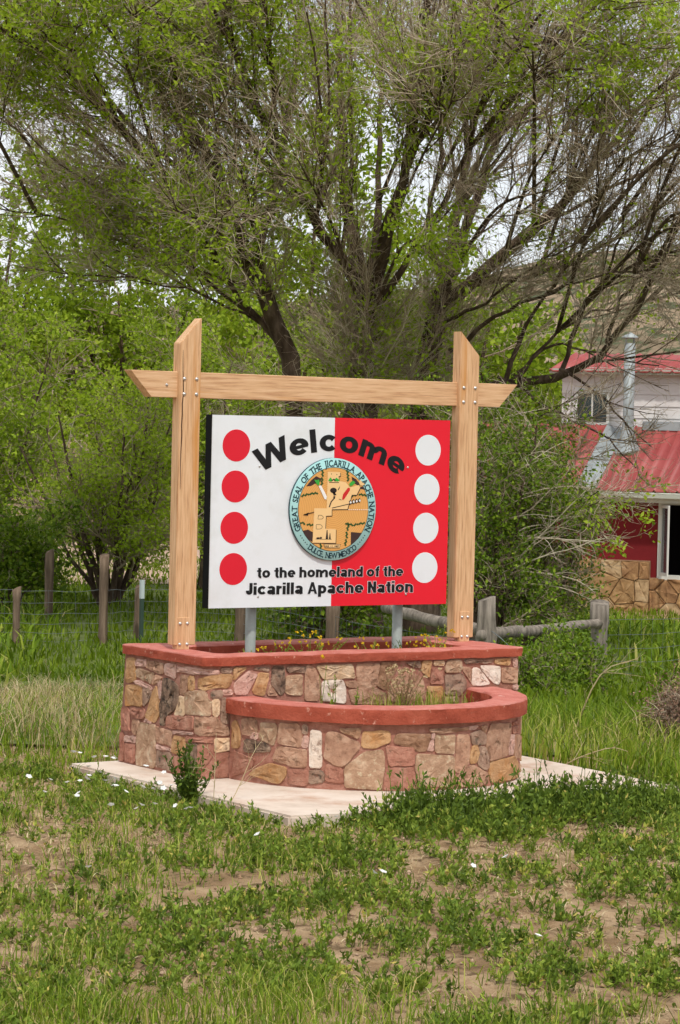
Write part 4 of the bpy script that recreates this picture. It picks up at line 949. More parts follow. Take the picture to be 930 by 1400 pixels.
def block(text, w=.2, fat=0.0, track=.13):
    """heavy grotesque letters built from strokes; cap height 1. returns list of (V2,F), width"""
    th_ = lambda a0, a1, n: np.radians(np.linspace(a0, a1, n))
    ar = lambda cx, cy, rx, ry, a0, a1, n=22: [(cx+rx*math.cos(a), cy+ry*math.sin(a)) for a in th_(a0, a1, n)]
    ln = lambda *p: list(p)
    x = .745; h = w/2; my = x/2; ry = x/2-h*.86
    def g(ch):
        b = w*.72
        if ch == 'o': return [(ar(.41, my, .41-h, ry, 0, 360, 40), w)], .82
        if ch == 'c': return [(ar(.41, my, .41-h, ry, 38, 322, 34), w)], .76
        if ch == 'e': return [(ar(.41, my, .41-h, ry, -6, 318, 38), w), (ln((.2, my-.012), (.80, my-.012)), b)], .80
        if ch == 'l': return [(ln((h, 0), (h, 1)), w)], w
        if ch == 'i': return [(ln((h, 0), (h, x-.02)), w), (ln((h, .84), (h, 1)), w)], w
        if ch == 't': return [(ln((.12+h, .95), (.12+h, .26))+ar(.12+h+.15, .26, .15, .185, 180, 272, 8)+[(.46, .075)], w), (ln((0, x-.09), (.46, x-.09)), b)], .46
        if ch == 'f': return [(ln((.1+h, 0), (.1+h, .76))+ar(.1+h+.17, .76, .17, .155, 180, 88, 8)+[(.46, .915)], w), (ln((0, x-.09), (.44, x-.09)), b)], .45
        if ch in 'hn': return [(ln((h, 0), (h, 1 if ch == 'h' else x)), w), (ln((h+.02, .40))+ar(.38, .44, .38-h, x-.44-h*.86, 172, 0, 16)+[(.76-h, 0)], w)], .76
        if ch == 'm': return [(ln((h, 0), (h, x)), w), (ln((h+.02, .42))+ar(.345, .46, .345-h, x-.46-h*.86, 172, 0, 14)+[(.69-h, 0)], w), (ln((.69-h+.01, .42))+ar(.69+.245, .46, .345-h, x-.46-h*.86, 172, 0, 14)+[(.69+.59-h, 0)], w)], 1.28
        if ch == 'd': return [(ar(.38, my, .38-h, ry, 0, 360, 36), w), (ln((.76-h, 0), (.76-h, 1)), w)], .76
        if ch == 'p': return [(ar(.38, my, .38-h, ry, 0, 360, 36), w), (ln((h, -.26), (h, x)), w)], .76
        if ch == 'a': return [(ar(.36, .50, .35-h, x-.50-h*.86, 165, 0, 16)+[(.71-h, .14), (.745-h, 0)], w), (ar(.325, .215, .325-h, .215-h*.8, 0, 360, 28), w*.92)], .73
        if ch == 'r': return [(ln((h, 0), (h, x)), w), (ln((h+.02, .36))+ar(.40, .38, .40-h, x-.38-h*.95, 175, 88, 10)+[(.48, x-h*.95)], w)], .48
        if ch == 'J': return [(ln((.58-h, 1), (.58-h, .30))+ar(.29, .29, .29-h, .29-h*.86, 0, -180, 16)+[(h, .36)], w)], .58
        if ch == 'A': return [('p', [(0, 0), (.225, 0), (.545, 1), (.32, 1)]), ('p', [(.865, 0), (.64, 0), (.32, 1), (.545, 1)]), (ln((.2, .29), (.66, .29)), b)], .865
        if ch == 'N': return [(ln((h, 0), (h, 1)), w), (ln((.78-h, 0), (.78-h, 1)), w), ('p', [(0, 1), (.23, 1), (.78, 0), (.55, 0)])], .78
        if ch == 'W': return [('p', [(0, 1), (.225, 1), (.455, 0), (.235, 0)]), ('p', [(.235, 0), (.455, 0), (.725, 1), (.525, 1)]), ('p', [(.525, 1), (.725, 1), (1.015, 0), (.795, 0)]), ('p', [(.795, 0), (1.015, 0), (1.25, 1), (1.025, 1)])], 1.25
        return [], .26
    out = []; pos = 0
    for ch in text:
        parts, adv = g(ch)
        for q, ww in parts:
            if isinstance(q, str):
                v = np.array(ww, float)
                if fat:
                    c = v.mean(0); nv = []
                    for k in range(len(v)):
                        a_, b_, c_ = v[k-1], v[k], v[(k+1) % len(v)]; e1 = (b_-a_)/np.linalg.norm(b_-a_); e2 = (c_-b_)/np.linalg.norm(c_-b_)
                        sg = np.sign(e1[0]*e2[1]-e1[1]*e2[0]); n1 = np.array([e1[1], -e1[0]])*sg; n2 = np.array([e2[1], -e2[0]])*sg; m_ = n1+n2; m_ = m_/max(1e-6, np.dot(m_, n1)); nv.append(b_+np.clip(m_, -2, 2)*fat)
                    v = np.array(nv)
                out.append((v+np.array([pos, 0]), [tuple(range(len(v)))]))
            else:
                p = np.array(q, float); cl = np.allclose(p[0], p[-1], atol=1e-4)
                t_ = np.gradient(p, axis=0)
                if cl: t_[0] = t_[-1] = p[1]-p[-2]
                t_ = t_/np.linalg.norm(t_, axis=1)[:, None]
                if fat and not cl: p = p.copy(); p[0] -= t_[0]*fat; p[-1] += t_[-1]*fat
                nn = np.stack([-t_[:, 1], t_[:, 0]], 1); hw_ = (ww/2+fat)*(1-.27*np.abs(t_[:, :1])**2)
                v = np.concatenate([p+nn*hw_, p-nn*hw_])+np.array([pos, 0]); n_ = len(p)
                out.append((v, [(k, k+1, n_+k+1, n_+k) for k in range(n_-1)]))
        pos += adv+track
    return out, pos-track
def set_line(text, x0, x1, z0, cap, w=.2, fat=0, track=.13):
    it, wd = block(text, w, fat, track); k = (x1-x0)/wd
    return [(np.stack([x0+v[:, 0]*k, z0+v[:, 1]*cap], 1), f) for v, f in it]
def lettering(name, items, y, m, parent=sign):
    """items: (V2,F) already in sign coordinates"""
    V = []; F = []
    for n_, (v, f) in enumerate(items):            # overlapping strokes step forward a hair each
        o_ = len(V); V += [(SX+a, y-.00004*(n_ % 5), SZ+b) for a, b in v]; F += [tuple(i+o_ for i in q) for q in f]
    return sobj(name, V, F, m, parent)
def fit(text, x0, x1, z0, cap, bold, ref='l', grow=0):
    V, F = glyph(text, bold); Rf, _ = glyph(ref, bold); h = Rf[:, 1].max()-bold; b0 = bold
    mn, mxx = V[:, 0].min(), V[:, 0].max(); k = (x1-x0+2*grow)/(mxx-mn); q = V.copy(); q[:, 0] = x0-grow+(V[:, 0]-mn)*k; q[:, 1] = z0+V[:, 1]*cap/h
    return q, F
# arched Welcome, letter by letter
cx, cz, Rb = .885, .000, 1.0
items = []
for ch, ang, wx in (('W', -24.3, 1.42), ('e', -13.2, 1.18), ('l', -7.1, 1.12), ('c', -1.0, 1.14), ('o', 7.8, 1.17), ('m', 18.5, 1.12), ('e', 29.1, 1.17)):
    it, wd = block(ch, .27); a = -R_(ang)
    for V, F in it:
        u = (V[:, 0]-wd/2)*.150*wx; v = V[:, 1]*.150+Rb
        items.append((np.stack([cx+u*math.cos(a)-v*math.sin(a), cz+u*math.sin(a)+v*math.cos(a)], 1), F))
setp(lettering('welcome_lettering', items, SY-.0022, MT['black']), kind='stuff')
lines_ = [('to the homeland of the', .3496, 1.4762, .1885, .0675), ('Jicarilla Apache Nation', .270, 1.5584, .0815, .0755)]
setp(lettering('lettering_outline', sum([set_line(t, a, b, z, c, .28, .034, .085) for t, a, b, z, c in lines_], []), SY-.0012, MT['white']), kind='stuff')
setp(lettering('lettering', sum([set_line(t, a, b, z, c, .28, 0, .085) for t, a, b, z, c in lines_], []), SY-.0022, MT['black']), kind='stuff')
for x, z in ((.352, .8995), (1.4956, .9045), (.3615, .069), (1.503, .068)):
    G = Geo(); G.add(*lathe([(.008, 0), (.008, .002), (.005, .005), (.0001, .006)], (SX+x, SY, SZ+z), (0, -1, 0), 10)); child(link('screw', G.mesh('screw', True), MT['bolt']), sign)
for x in (-.457, .681):
    G = Geo(); G.add(*lathe([(.034, .55), (.034, 2.15), (.03, 2.15)], (x, .70, 0), (0, 0, 1), 20)); child(link('steel_post', G.mesh('steel_post', True), MT['steel']), sign)
# the seal: a thick disc with print on it
SR = .331; sx, sz = .906, .628
t = np.arange(96)*2*math.pi/96
G = Geo(); G.add(*lathe([(SR, 0), (SR, .017), (SR-.003, .020), (.001, .0201)], (SX+sx, SY-.001, SZ+sz), (0, -1, 0), 96))
seal = child(link('seal', G.mesh('seal'), MT['aqua']), sign)
G = Geo(); G.add(*lathe([(SR+.001, .0), (SR+.001, .0165), (SR, .0166)], (SX+sx, SY-.001, SZ+sz), (0, -1, 0), 96)); child(link('seal_rim', G.mesh('seal_rim', True), MT['sealrim']), seal)
SYF = SY-.0212
lay = lambda k: SYF-.0004-.0006*k
ellipse('ink_ring', sx, sz, SR*.822, lay(0), MT['seal_line'], seal, 96, .0002)
fld = ellipse('basket_field', 0, 0, SR*.81, 0, MT['basket'], seal, 96, .0002)
for v in fld.data.vertices: v.co = (v.co.x-SX, v.co.y, v.co.z-SZ)
fld.location = (SX+sx, lay(1), SZ+sz)
def S(x, y): return (sx+(x-440+(y-502)*.0123)/341*SR, sz-(y-502)/406*SR)
def poly(name, pts, k, m, closed=True):
    q = [S(*p) for p in pts]; return sobj(name, [(SX+a, lay(k), SZ+b) for a, b in q], [list(range(len(q)))], m, seal)
def multi(name, polys, k, m):
    V = []; F = []
    for pts in polys:
        F.append(list(range(len(V), len(V)+len(pts)))); V += [(SX+S(*p)[0], lay(k), SZ+S(*p)[1]) for p in pts]
    return setp(sobj(name, V, F, m, seal), kind='stuff')
def stroke(pts, w):
    out = []
    for (x0, y0), (x1, y1) in zip(pts[:-1], pts[1:]):
        ln = math.hypot(x1-x0, y1-y0) or 1; nx, ny = -(y1-y0)/ln*w/2, (x1-x0)/ln*w/2
        out.append([(x0+nx, y0+ny), (x1+nx, y1+ny), (x1-nx, y1-ny), (x0-nx, y0-ny)])
    return out
def blob(x, y, rx, ry=None, n=12): return [(x+rx*math.cos(a), y+(ry or rx)*math.sin(a)) for a in np.arange(n)*2*math.pi/n]
multi('brown_patches', [[(222, 322), (262, 272), (300, 240), (345, 262), (320, 300), (290, 300), (262, 318)], [(580, 240), (618, 262), (650, 300), (645, 318), (610, 300), (588, 275)], [(630, 325), (676, 318), (694, 346), (660, 340)],
      [(198, 672), (240, 662), (290, 690), (290, 770), (250, 745), (215, 705)], [(580, 682), (668, 690), (640, 735), (580, 785)]], 2, MT['seal_brown'])
def zig(pts, w=16, st=13):
    out = []
    for (x0, y0), (x1, y1) in zip(pts[:-1], pts[1:]):
        ln = math.hypot(x1-x0, y1-y0); n = max(1, int(ln/st)); ux, uy = (x1-x0)/ln, (y1-y0)/ln
        for j in range(n):
            c = ((x0+ux*st*(j+.5))-uy*w*.22*(-1)**j, (y0+uy*st*(j+.5))+ux*w*.22*(-1)**j); h = w*.62
            out.append([(c[0]-h, c[1]), (c[0], c[1]-h), (c[0]+h, c[1]), (c[0], c[1]+h)])
    return out
gz = []
for q in ([(185, 398), (250, 380), (325, 372)], [(352, 192), (348, 250), (344, 318)], [(545, 188), (552, 240), (556, 290)], [(580, 396), (640, 380), (712, 392)], [(180, 606), (230, 620), (285, 630)], [(535, 612), (600, 628), (640, 615), (700, 612)], [(560, 620), (548, 680), (545, 740), (530, 800)], [(342, 775), (342, 822)]): gz += zig(q)
multi('vine_bands', gz, 3, MT['seal_green'])
mapo = [(390, 204), (488, 206), (490, 236), (476, 240), (482, 278), (500, 280), (536, 286), (566, 326), (600, 318), (640, 308), (650, 328), (622, 386), (582, 386), (570, 440), (556, 474), (550, 500), (425, 502), (425, 552), (380, 554), (375, 655), (460, 660), (458, 769), (275, 766), (286, 494), (384, 494)]
multi('map_shadow', [[(x+5, y+6) for x, y in mapo]], 4, MT['seal_line'])
multi('map_shape', [mapo, [(648, 262), (668, 288), (690, 300), (668, 312), (645, 305), (640, 285)], [(365, 778), (495, 780), (490, 808), (375, 806)]], 5, MT['seal_tan'])
dk = [blob(436, 352, 27, 22), [(428, 366), (446, 362), (460, 388), (440, 394)], [(470, 345), (488, 316), (484, 336), (474, 352)], [(438, 395), (452, 400), (448, 420), (434, 416)]]
dk += stroke([(205, 545), (285, 525)], 6)+stroke([(425, 492), (650, 438)], 6)+[[(196, 548), (244, 527), (238, 552)]]
for k in range(4): dk += [[(560+k*24, 440-k*5), (574+k*24, 424-k*5), (584+k*24, 446-k*5), (572+k*24, 466-k*5)]]
dk += stroke([(440, 418), (420, 440), (404, 485)], 9)
dk += [[(386, 665), (392, 665), (398, 738), (378, 738)], [(410, 690), (414, 690), (419, 738), (404, 738)]]+stroke([(300, 738), (425, 740)], 3)+[blob(318, 730, 14, 7), blob(340, 728, 10, 8)]
dk += stroke([(402, 288), (480, 290)], 5)+[blob(420, 222, 4, 3), blob(462, 226, 4, 3)]
for cx_, cy_, r in ((334, 564, 20), (322, 640, 24)):
    q = [(cx_+r*(1+.25*math.sin(3*a+cx_))*math.cos(a), cy_+r*(1+.25*math.cos(2*a))*math.sin(a)) for a in np.linspace(0, 2*math.pi, 15)]; dk += stroke(q, 3)
dk += stroke([(365, 778), (495, 780), (490, 808), (375, 806), (365, 778)], 3)
multi('drawing', dk, 6, MT['seal_line'])
multi('white_marks', [[(318, 318), (338, 312), (384, 400), (380, 426), (366, 420)]]+[[(566+k*24, 444-k*5), (576+k*24, 434-k*5), (582+k*24, 448-k*5), (574+k*24, 458-k*5)] for k in range(4)]+sum([stroke([(556+k*17, 504), (566+k*17, 504)], 5) for k in range(10)], []), 7, MT['seal_white'])
multi('red_feather', [[(552, 328), (568, 334), (566, 352), (520, 424), (504, 426), (512, 382)]], 7, MT['seal_red'])
multi('green_tips', [[(284, 268), (300, 272), (322, 266), (326, 300), (318, 316), (300, 300)], [(560, 300), (578, 280), (596, 274), (610, 288), (590, 310), (568, 318)]]+[[(394, 276), (410, 248), (424, 262), (420, 284)], [(440, 276), (456, 250), (486, 270), (470, 282)]], 7, MT['seal_bright'])
multi('feather_tails', stroke([(500, 428), (480, 420)], 4)+stroke([(420, 276), (440, 262), (450, 280)], 8), 7, MT['seal_line'])
V, F = glyph('FEB. 11, 1887', .01); q = V.copy(); a, b = S(375, 802); c, _ = S(486, 802); q[:, 0] = a+(V[:, 0]-V[:, 0].min())/(V[:, 0].max()-V[:, 0].min())*(c-a); q[:, 1] = b+V[:, 1]*.017
setp(lettering('date_lettering', [(q, F)], lay(7), MT['seal_line'], seal), kind='stuff')
def ring_text(text, a0, a1, rad, cap, inward):
    """letters round the ring from angle a0 to a1 (degrees, anticlockwise from +x)"""
    adv = []; ref, _ = glyph('H', .022); k = cap/(ref[:, 1].max()-ref[:, 1].min())
    for ch in text:
        if ch == ' ': adv.append(.42)
        else: V, _ = glyph(ch, .022); adv.append((V[:, 0].max()-V[:, 0].min())*.80+.16)
    tot = sum(adv); pos = 0; out = []
    for ch, w in zip(text, adv):
        ang = R_(a0+(a1-a0)*(pos+w/2)/tot); pos += w
        if ch == ' ': continue
        V, F = glyph(ch, .022); u = (V[:, 0]-(V[:, 0].min()+V[:, 0].max())/2)*k*.84; v = V[:, 1]*k-cap/2
        if ch == ',': v = V[:, 1]*k-cap/2
        if inward: rot = ang+math.pi/2
        else: rot = ang-math.pi/2
        X = sx+rad*math.cos(ang)+u*math.cos(rot)-v*math.sin(rot); Z = sz+rad*math.sin(ang)+u*math.sin(rot)+v*math.cos(rot); out.append((np.stack([X, Z], 1), F))
        # serifs: short slabs at the feet and heads of the stems
        if ch not in ',OGCSQ':
            hw = (u.max()-u.min())/2; sw = cap*.17; shh = cap*.045; cs = {'I': ((0, 1), (0, -1)), 'T': ((0, -1), (-1, .86), (1, .86)), 'L': ((-1, 1), (-1, -1), (1, -.88)), 'J': ((.5, 1),), 'P': ((-1, 1), (-1, -1)), 'F': ((-1, 1), (-1, -1)), 'A': ((-1, -1), (1, -1)), 'D': ((-1, 1), (-1, -1)), 'U': ((-1, 1), (1, 1)), 'W': ((-1, 1), (1, 1)), 'E': ((-1, 1), (-1, -1))}.get(ch, ((-1, 1), (1, 1), (-1, -1), (1, -1)))
            for gx, gz_ in cs:
                c0 = gx*hw*.9; z0 = gz_*(cap/2-shh); uu = np.array([c0-sw, c0+sw, c0+sw, c0-sw]); vv = np.array([z0-shh, z0-shh, z0+shh, z0+shh])
                out.append((np.stack([sx+rad*math.cos(ang)+uu*math.cos(rot)-vv*math.sin(rot), sz+rad*math.sin(ang)+uu*math.sin(rot)+vv*math.cos(rot)], 1), [(0, 1, 2, 3)]))
    return out
setp(lettering('seal_lettering', ring_text('GREAT SEAL OF THE JICARILLA APACHE NATION', 208.5, -28.5, SR*.903, .043, False), lay(1), MT['sealtext'], seal), kind='stuff')
setp(lettering('town_lettering', ring_text('DULCE, NEW MEXICO', 233, 306.5, SR*.903, .037, True), lay(1), MT['sealtext'], seal), kind='stuff')
for k in range(5):
    for a in (214.5+k*3.6, 311+k*3.6): ellipse('ring_dot', sx+SR*.905*math.cos(R_(a)), sz+SR*.905*math.sin(R_(a)), .0042, lay(1), MT['sealtext'], seal, 10, .0002)

# ------------------------------------------------------------------ grass, weeds and small plants
def scatter(n, d0, d1, l0, l1, rg, widen=0.0):
    d = rg.uniform(d0, d1, n); k = 1+widen*(d-d0); l = rg.uniform(l0, l1, n)*k; xy = yard(d, l); return d, l, xy
def off_slab(xy, m=.03):
    return ~((xy[:, 0] > -1.56-m) & (xy[:, 0] < 1.42+m) & (xy[:, 1] > -1.56-m) & (xy[:, 1] < 1.12+m))
def stuff(name, G, m, label, cat):
    o = link(name, G.mesh(name), m); return setp(o, label, cat, kind='stuff')
rg = np.random.default_rng(101)
# lawn sheet beyond the planter
dd, ll = np.meshgrid(axis_steps([(18.6, 47, .7)]), axis_steps([(-24, 24, .8)]), indexing='ij'); dd = dd+(dd < 19)*.8*noise2(ll*.7, ll*.3, 2, 2)
xy = yard(dd, ll); n0, n1 = dd.shape; ii = np.arange((n0-1)*(n1-1)); a = (ii//(n1-1))*n1+ii % (n1-1)
o = link('lawn', npmesh('lawn', np.concatenate([xy, (ground_z(xy[..., 0], xy[..., 1])+.025)[..., None]], -1), [np.stack([a, a+1, a+n1+1, a+n1], 1)[:, ::-1]], smoothf=True),
         mat('lawn_soil', [s2l(70, 76, 36), s2l(92, 104, 48), s2l(112, 118, 62)], scale=1.5, detail=8, rough=1))
setp(o, kind='structure')
# mown lawn near the house
d, l, xy = scatter(32000, 22.5, 56, -3.4, 3.4, rg, .045); k_ = (d > 27) | (l > .3); d, l, xy = d[k_], l[k_], xy[k_]
n = len(d); z = ground_z(xy[:, 0], xy[:, 1]); b = np.concatenate([xy, z[:, None]], 1)
G = Geo(); V, F = blades(b, rg.uniform(.06, .15, n)*(1+.5*noise2(xy[:, 0]*.6, xy[:, 1]*.6, 1)), rg.normal(size=(n, 2))*.04, rg.uniform(.016, .032, n), rg)
G.add(V, F, np.repeat(np.clip(.55*noise2(xy[:, 0]*.5, xy[:, 1]*.5, 2)+rg.normal(.2, .2, n), 0, 1), 5)); stuff('lawn_grass', G, MT['lawn'], 'short green lawn grass in front of the house', 'grass')
# unmown grass along the fences and behind the planter
d, l, xy = scatter(60000, 17.0, 33.5, -3.0, 3.0, rg, .05)
keep = off_slab(xy, .10) & (rg.random(len(d)) < np.clip(.25+1.2*noise2(xy[:, 0]*.7, xy[:, 1]*.7, 3), 0, 1)*smooth(16.6, 18.4, d+.3*l)*(1-.85*smooth(.4, 1.2, l)*smooth(21.5, 24, d))); d, l, xy = d[keep], l[keep], xy[keep]
n = len(d); z = ground_z(xy[:, 0], xy[:, 1]); b = np.concatenate([xy, z[:, None]-.01], 1)
h = rg.uniform(.09, .30, n)*(.5+.9*noise2(xy[:, 0]*.9+3, xy[:, 1]*.9, 4))*(1-.55*smooth(20.5, 27, d))*(.72+.28*smooth(-1, 1, l)); dry = .7*smooth(.54, .72, noise2(xy[:, 0]*.55+9, xy[:, 1]*.55, 5))
G = Geo(); V, F = blades(b, h, rg.normal(size=(n, 2))*(h*.35)[:, None], rg.uniform(.006, .013, n), rg)
G.add(V, F, np.repeat(np.clip(rg.normal(.30, .2, n)+.55*dry*(rg.random(n) < .75), 0, 1), 5)); stuff('tall_grass', G, MT['grass'], 'tall unmown grass behind the planter and along the fences', 'grass')

# foreground: bare soil patches between weeds
def bare(xy):
    d, l = to_yard(xy[:, 0], xy[:, 1]); v = np.zeros(len(d))
    for dc, lc, rd, rl in ((13.3, .95, .75, .55), (15.0, .35, .35, .3), (14.9, -.15, .3, .2), (16.2, -.85, .3, .35), (15.2, -1.35, .5, .35), (12.3, -.2, .45, .4), (14.2, -1.45, .5, .35), (12.9, 1.35, .6, .3), (11.6, .3, .3, .4), (11.1, 1.1, .3, .3)):
        v = np.maximum(v, 1-np.clip(((d-dc)/rd)**2+((l-lc)/rl)**2, 0, 1))
    return v
def weed_density(xy):
    d, l = to_yard(xy[:, 0], xy[:, 1]); p = smooth(.38, .52, noise2(xy[:, 0]*1.9, xy[:, 1]*1.9, 0, 3))
    p = np.clip((.08+.9*p)*(1-.95*bare(xy)), 0, 1)
    strip = smooth(.95, .1, -xy[:, 1]-1.55)*(xy[:, 1] < -1.52)*smooth(-1.25, -.9, xy[:, 0])*(1-.6*smooth(.7, 1.1, xy[:, 0]))      # thick weeds along the front edge of the slab
    leftstrip = smooth(.8, .15, -xy[:, 0]-1.58)*(xy[:, 0] < -1.56)*(xy[:, 1] < 1.4)*(xy[:, 1] > -1.6)*.8
    p = p*(.35+.65*smooth(-1.9, -.6, l))
    return np.maximum(np.maximum(p, strip), leftstrip), strip
def weed_geo(G, base, h, nst, nlf, rg, leaf=.026, tint=.35, spread=.45, aspect=.42, stem=True):
    """upright leafy weeds. base (n,3), h (n,)"""
    n = len(base); m = n*nst; B = np.repeat(base, nst, 0)+np.concatenate([rg.normal(size=(m, 2))*.012, np.zeros((m, 1))], 1); H = np.repeat(h, nst)*rg.uniform(.55, 1.1, m)
    lean = rg.normal(size=(m, 2))*spread; Dv = unit(np.concatenate([lean, np.ones((m, 1))], 1)); cur = rg.normal(size=(m, 3))*.12
    t = np.linspace(0, 1, 4); P = B[:, None, :]+Dv[:, None, :]*(H[:, None]*t)[:, :, None]+cur[:, None, :]*(H[:, None]*t**2)[:, :, None]
    tn = np.clip(np.repeat(rg.normal(tint, .17, n), nst)+rg.normal(0, .08, m), 0, 1)
    if stem:
        tq = t[[0, 3]]; V, F = tubes(P[:, [0, 3]], np.full((m, 2), 1)*(.0016+.004*H[:, None]*(1-.6*tq)), 3); G.add(V, F, np.repeat(tn*.8, 6))
    k = m*nlf; ix = np.repeat(np.arange(m), nlf); tt = rg.uniform(.18, 1, k)*2.999; i = tt.astype(int); f = (tt-i)[:, None]
    p = P[ix, i]*(1-f)+P[ix, i+1]*f; s = leaf*rg.uniform(.6, 1.25, k)*(1.15-.45*tt/3)*(np.repeat(h, nst*nlf)/.12)**.35
    V, F = leaves(p, s, rg, aspect, .55, Dv[ix], .55); G.add(V, F, np.repeat(np.clip(tn[ix]+rg.normal(0, .12, k)+(rg.random(k) < .04)*.6, 0, 1), 4))
d, l, xy = scatter(12500, 9.6, 18.2, -1.75, 1.85, rg, .10)
xs_ = np.stack([rg.uniform(-1.25, 2.6, 1000), -1.57-np.abs(rg.normal(size=1000))*.42], 1); xl_ = np.stack([-1.6-np.abs(rg.normal(size=260))*.35, rg.uniform(-1.5, 1.3, 260)], 1); xy = np.concatenate([xy, xs_, xl_])
d, l = to_yard(xy[:, 0], xy[:, 1]); p, strip = weed_density(xy); p[-1260:] = .9; keep = off_slab(xy, .02) & (rg.random(len(d)) < p*(.45+.27*smooth(-1.6, 0, l)+.2*strip)); d, l, xy, strip = d[keep], l[keep], xy[keep], strip[keep]
z = ground_z(xy[:, 0], xy[:, 1]); base = np.concatenate([xy, z[:, None]-.005], 1); h = (.05+.075*rg.random(len(d)))*(1+1.9*strip*rg.uniform(.3, 1, len(d)))
wide = noise2(xy[:, 0]*3+2, xy[:, 1]*3, 8, 2)
G = Geo(); weed_geo(G, base, h, 3, 7, rg, leaf=.041, tint=.40-.25*strip); n_weeds = len(d)
d, l, xy = scatter(2000, 9.6, 17.5, -1.75, 1.85, rg, .10); xy = xy[off_slab(xy, .02)]; k = rg.random(len(xy)) < .35+.65*(noise2(xy[:, 0]*2.7, xy[:, 1]*2.7, 2, 2) > .5); xy = xy[k]
weed_geo(G, np.concatenate([xy, ground_z(xy[:, 0], xy[:, 1])[:, None]-.004], 1), .025+.045*rg.random(len(xy)), 3, 6, rg, leaf=.026, tint=.55, spread=.7)
stuff('ground_weeds', G, MT['weed'], 'low dark green leafy weeds covering the dirt in front of the slab', 'weeds')
# foreground grass tufts, thicker to the left
d, l, xy = scatter(76000, 9.6, 18.4, -2.0, 2.0, rg, .10)
tuft = .05+.95*smooth(.44, .66, noise2(xy[:, 0]*2.1+5, xy[:, 1]*2.1, 5, 3)); lf = smooth(.6, -1.0, l)*.9+.05+.8*smooth(11.6, 10.2, d)*(.4+.6*(l < 0))
keep = off_slab(xy) & (rg.random(len(d)) < np.clip(tuft*lf*(1-.8*bare(xy)), 0, 1)); d, l, xy = d[keep], l[keep], xy[keep]
n = len(d); z = ground_z(xy[:, 0], xy[:, 1]); b = np.concatenate([xy, z[:, None]-.005], 1); h = rg.uniform(.04, .15, n)*(1+.4*smooth(12, 10, d))
G = Geo(); V, F = blades(b, h, rg.normal(size=(n, 2))*(h*.4)[:, None], rg.uniform(.003, .0065, n), rg)
G.add(V, F, np.repeat(np.clip(rg.normal(.34, .17, n)+(rg.random(n) < .28)*.5, 0, 1), 5)); stuff('grass_tufts', G, MT['grass'], 'thin green grass tufts scattered over the foreground dirt', 'grass')
# dry litter lying on the soil
d, l, xy = scatter(30000, 9.6, 19, -2.1, 2.1, rg, .10); keep = off_slab(xy) & (rg.random(len(d)) < smooth(.34, .6, noise2(xy[:, 0]*1.3, xy[:, 1]*1.3+4, 7, 3))); xy = xy[keep]; n = len(xy)
z = ground_z(xy[:, 0], xy[:, 1]); b = np.concatenate([xy, z[:, None]+rg.uniform(.0, .02, n)[:, None]], 1)
G = Geo(); V, F = blades(b, rg.uniform(.004, .035, n), rg.normal(size=(n, 2))*.05, rg.uniform(.003, .007, n), rg); G.add(V, F, np.repeat(rg.random(n), 5))
stuff('dry_litter', G, MT['straw'], 'dry straw litter lying on the bare dirt', 'litter')
d, l, xy = scatter(4800, 9.6, 18.5, -2.0, 2.0, rg, .10); xy = xy[off_slab(xy)]; n = len(xy); z = ground_z(xy[:, 0], xy[:, 1]); r = .004+.014*rg.random(n)**3
oct_ = np.array([(1, 0, 0), (0, 1, 0), (-1, 0, 0), (0, -1, 0), (0, 0, .8), (0, 0, -.6)], float); V = np.stack([xy[:, 0], xy[:, 1], z+r*.3], 1)[:, None]+oct_[None]*r[:, None, None]*rg.uniform(.6, 1.3, (n, 6, 1))
F = np.array([(0, 1, 4), (1, 2, 4), (2, 3, 4), (3, 0, 4), (1, 0, 5), (2, 1, 5), (3, 2, 5), (0, 3, 5)])[None]+(np.arange(n)*6)[:, None, None]
G = Geo(); G.add(V.reshape(-1, 3), [F.reshape(-1, 3)], np.repeat(rg.random(n), 6)); stuff('soil_clods', G, mat('clod', [s2l(120, 94, 72), s2l(166, 134, 108), s2l(190, 164, 140)], attr='tint', pos=[0, .5, 1], rough=1, spec=.1), 'small clods and pebbles lying on the foreground dirt', 'pebbles')
# the same growth carries on to either side
G = Geo(); n = 15000; sd = np.where(rg.random(n) < .5, -1, 1); d = rg.uniform(17.5, 44, n); l = sd*(2.6+.05*(d-17)+rg.random(n)*8); xy = yard(d, l); z = ground_z(xy[:, 0], xy[:, 1]); h = rg.uniform(.12, .34, n)
V, F = blades(np.concatenate([xy, z[:, None]], 1), h, rg.normal(size=(n, 2))*(h*.5)[:, None], rg.uniform(.02, .045, n), rg); G.add(V, F, np.repeat(np.clip(rg.normal(.35, .2, n), 0, 1), 5))
stuff('side_grass', G, MT['grass'], 'rough grass carrying on to both sides of the yard', 'grass')
G = Geo(); n = 700; sd = np.where(rg.random(n) < .5, -1, 1); d = rg.uniform(10, 19, n); l = sd*(1.9+.16*(d-9.6)+rg.random(n)*4); xy = yard(d, l); weed_geo(G, np.concatenate([xy, ground_z(xy[:, 0], xy[:, 1])[:, None]], 1), rg.uniform(.06, .16, n), 4, 6, rg, leaf=.055, tint=.42, spread=.8)
stuff('side_weeds', G, MT['weed'], 'leafy weeds carrying on to both sides of the foreground', 'weeds')
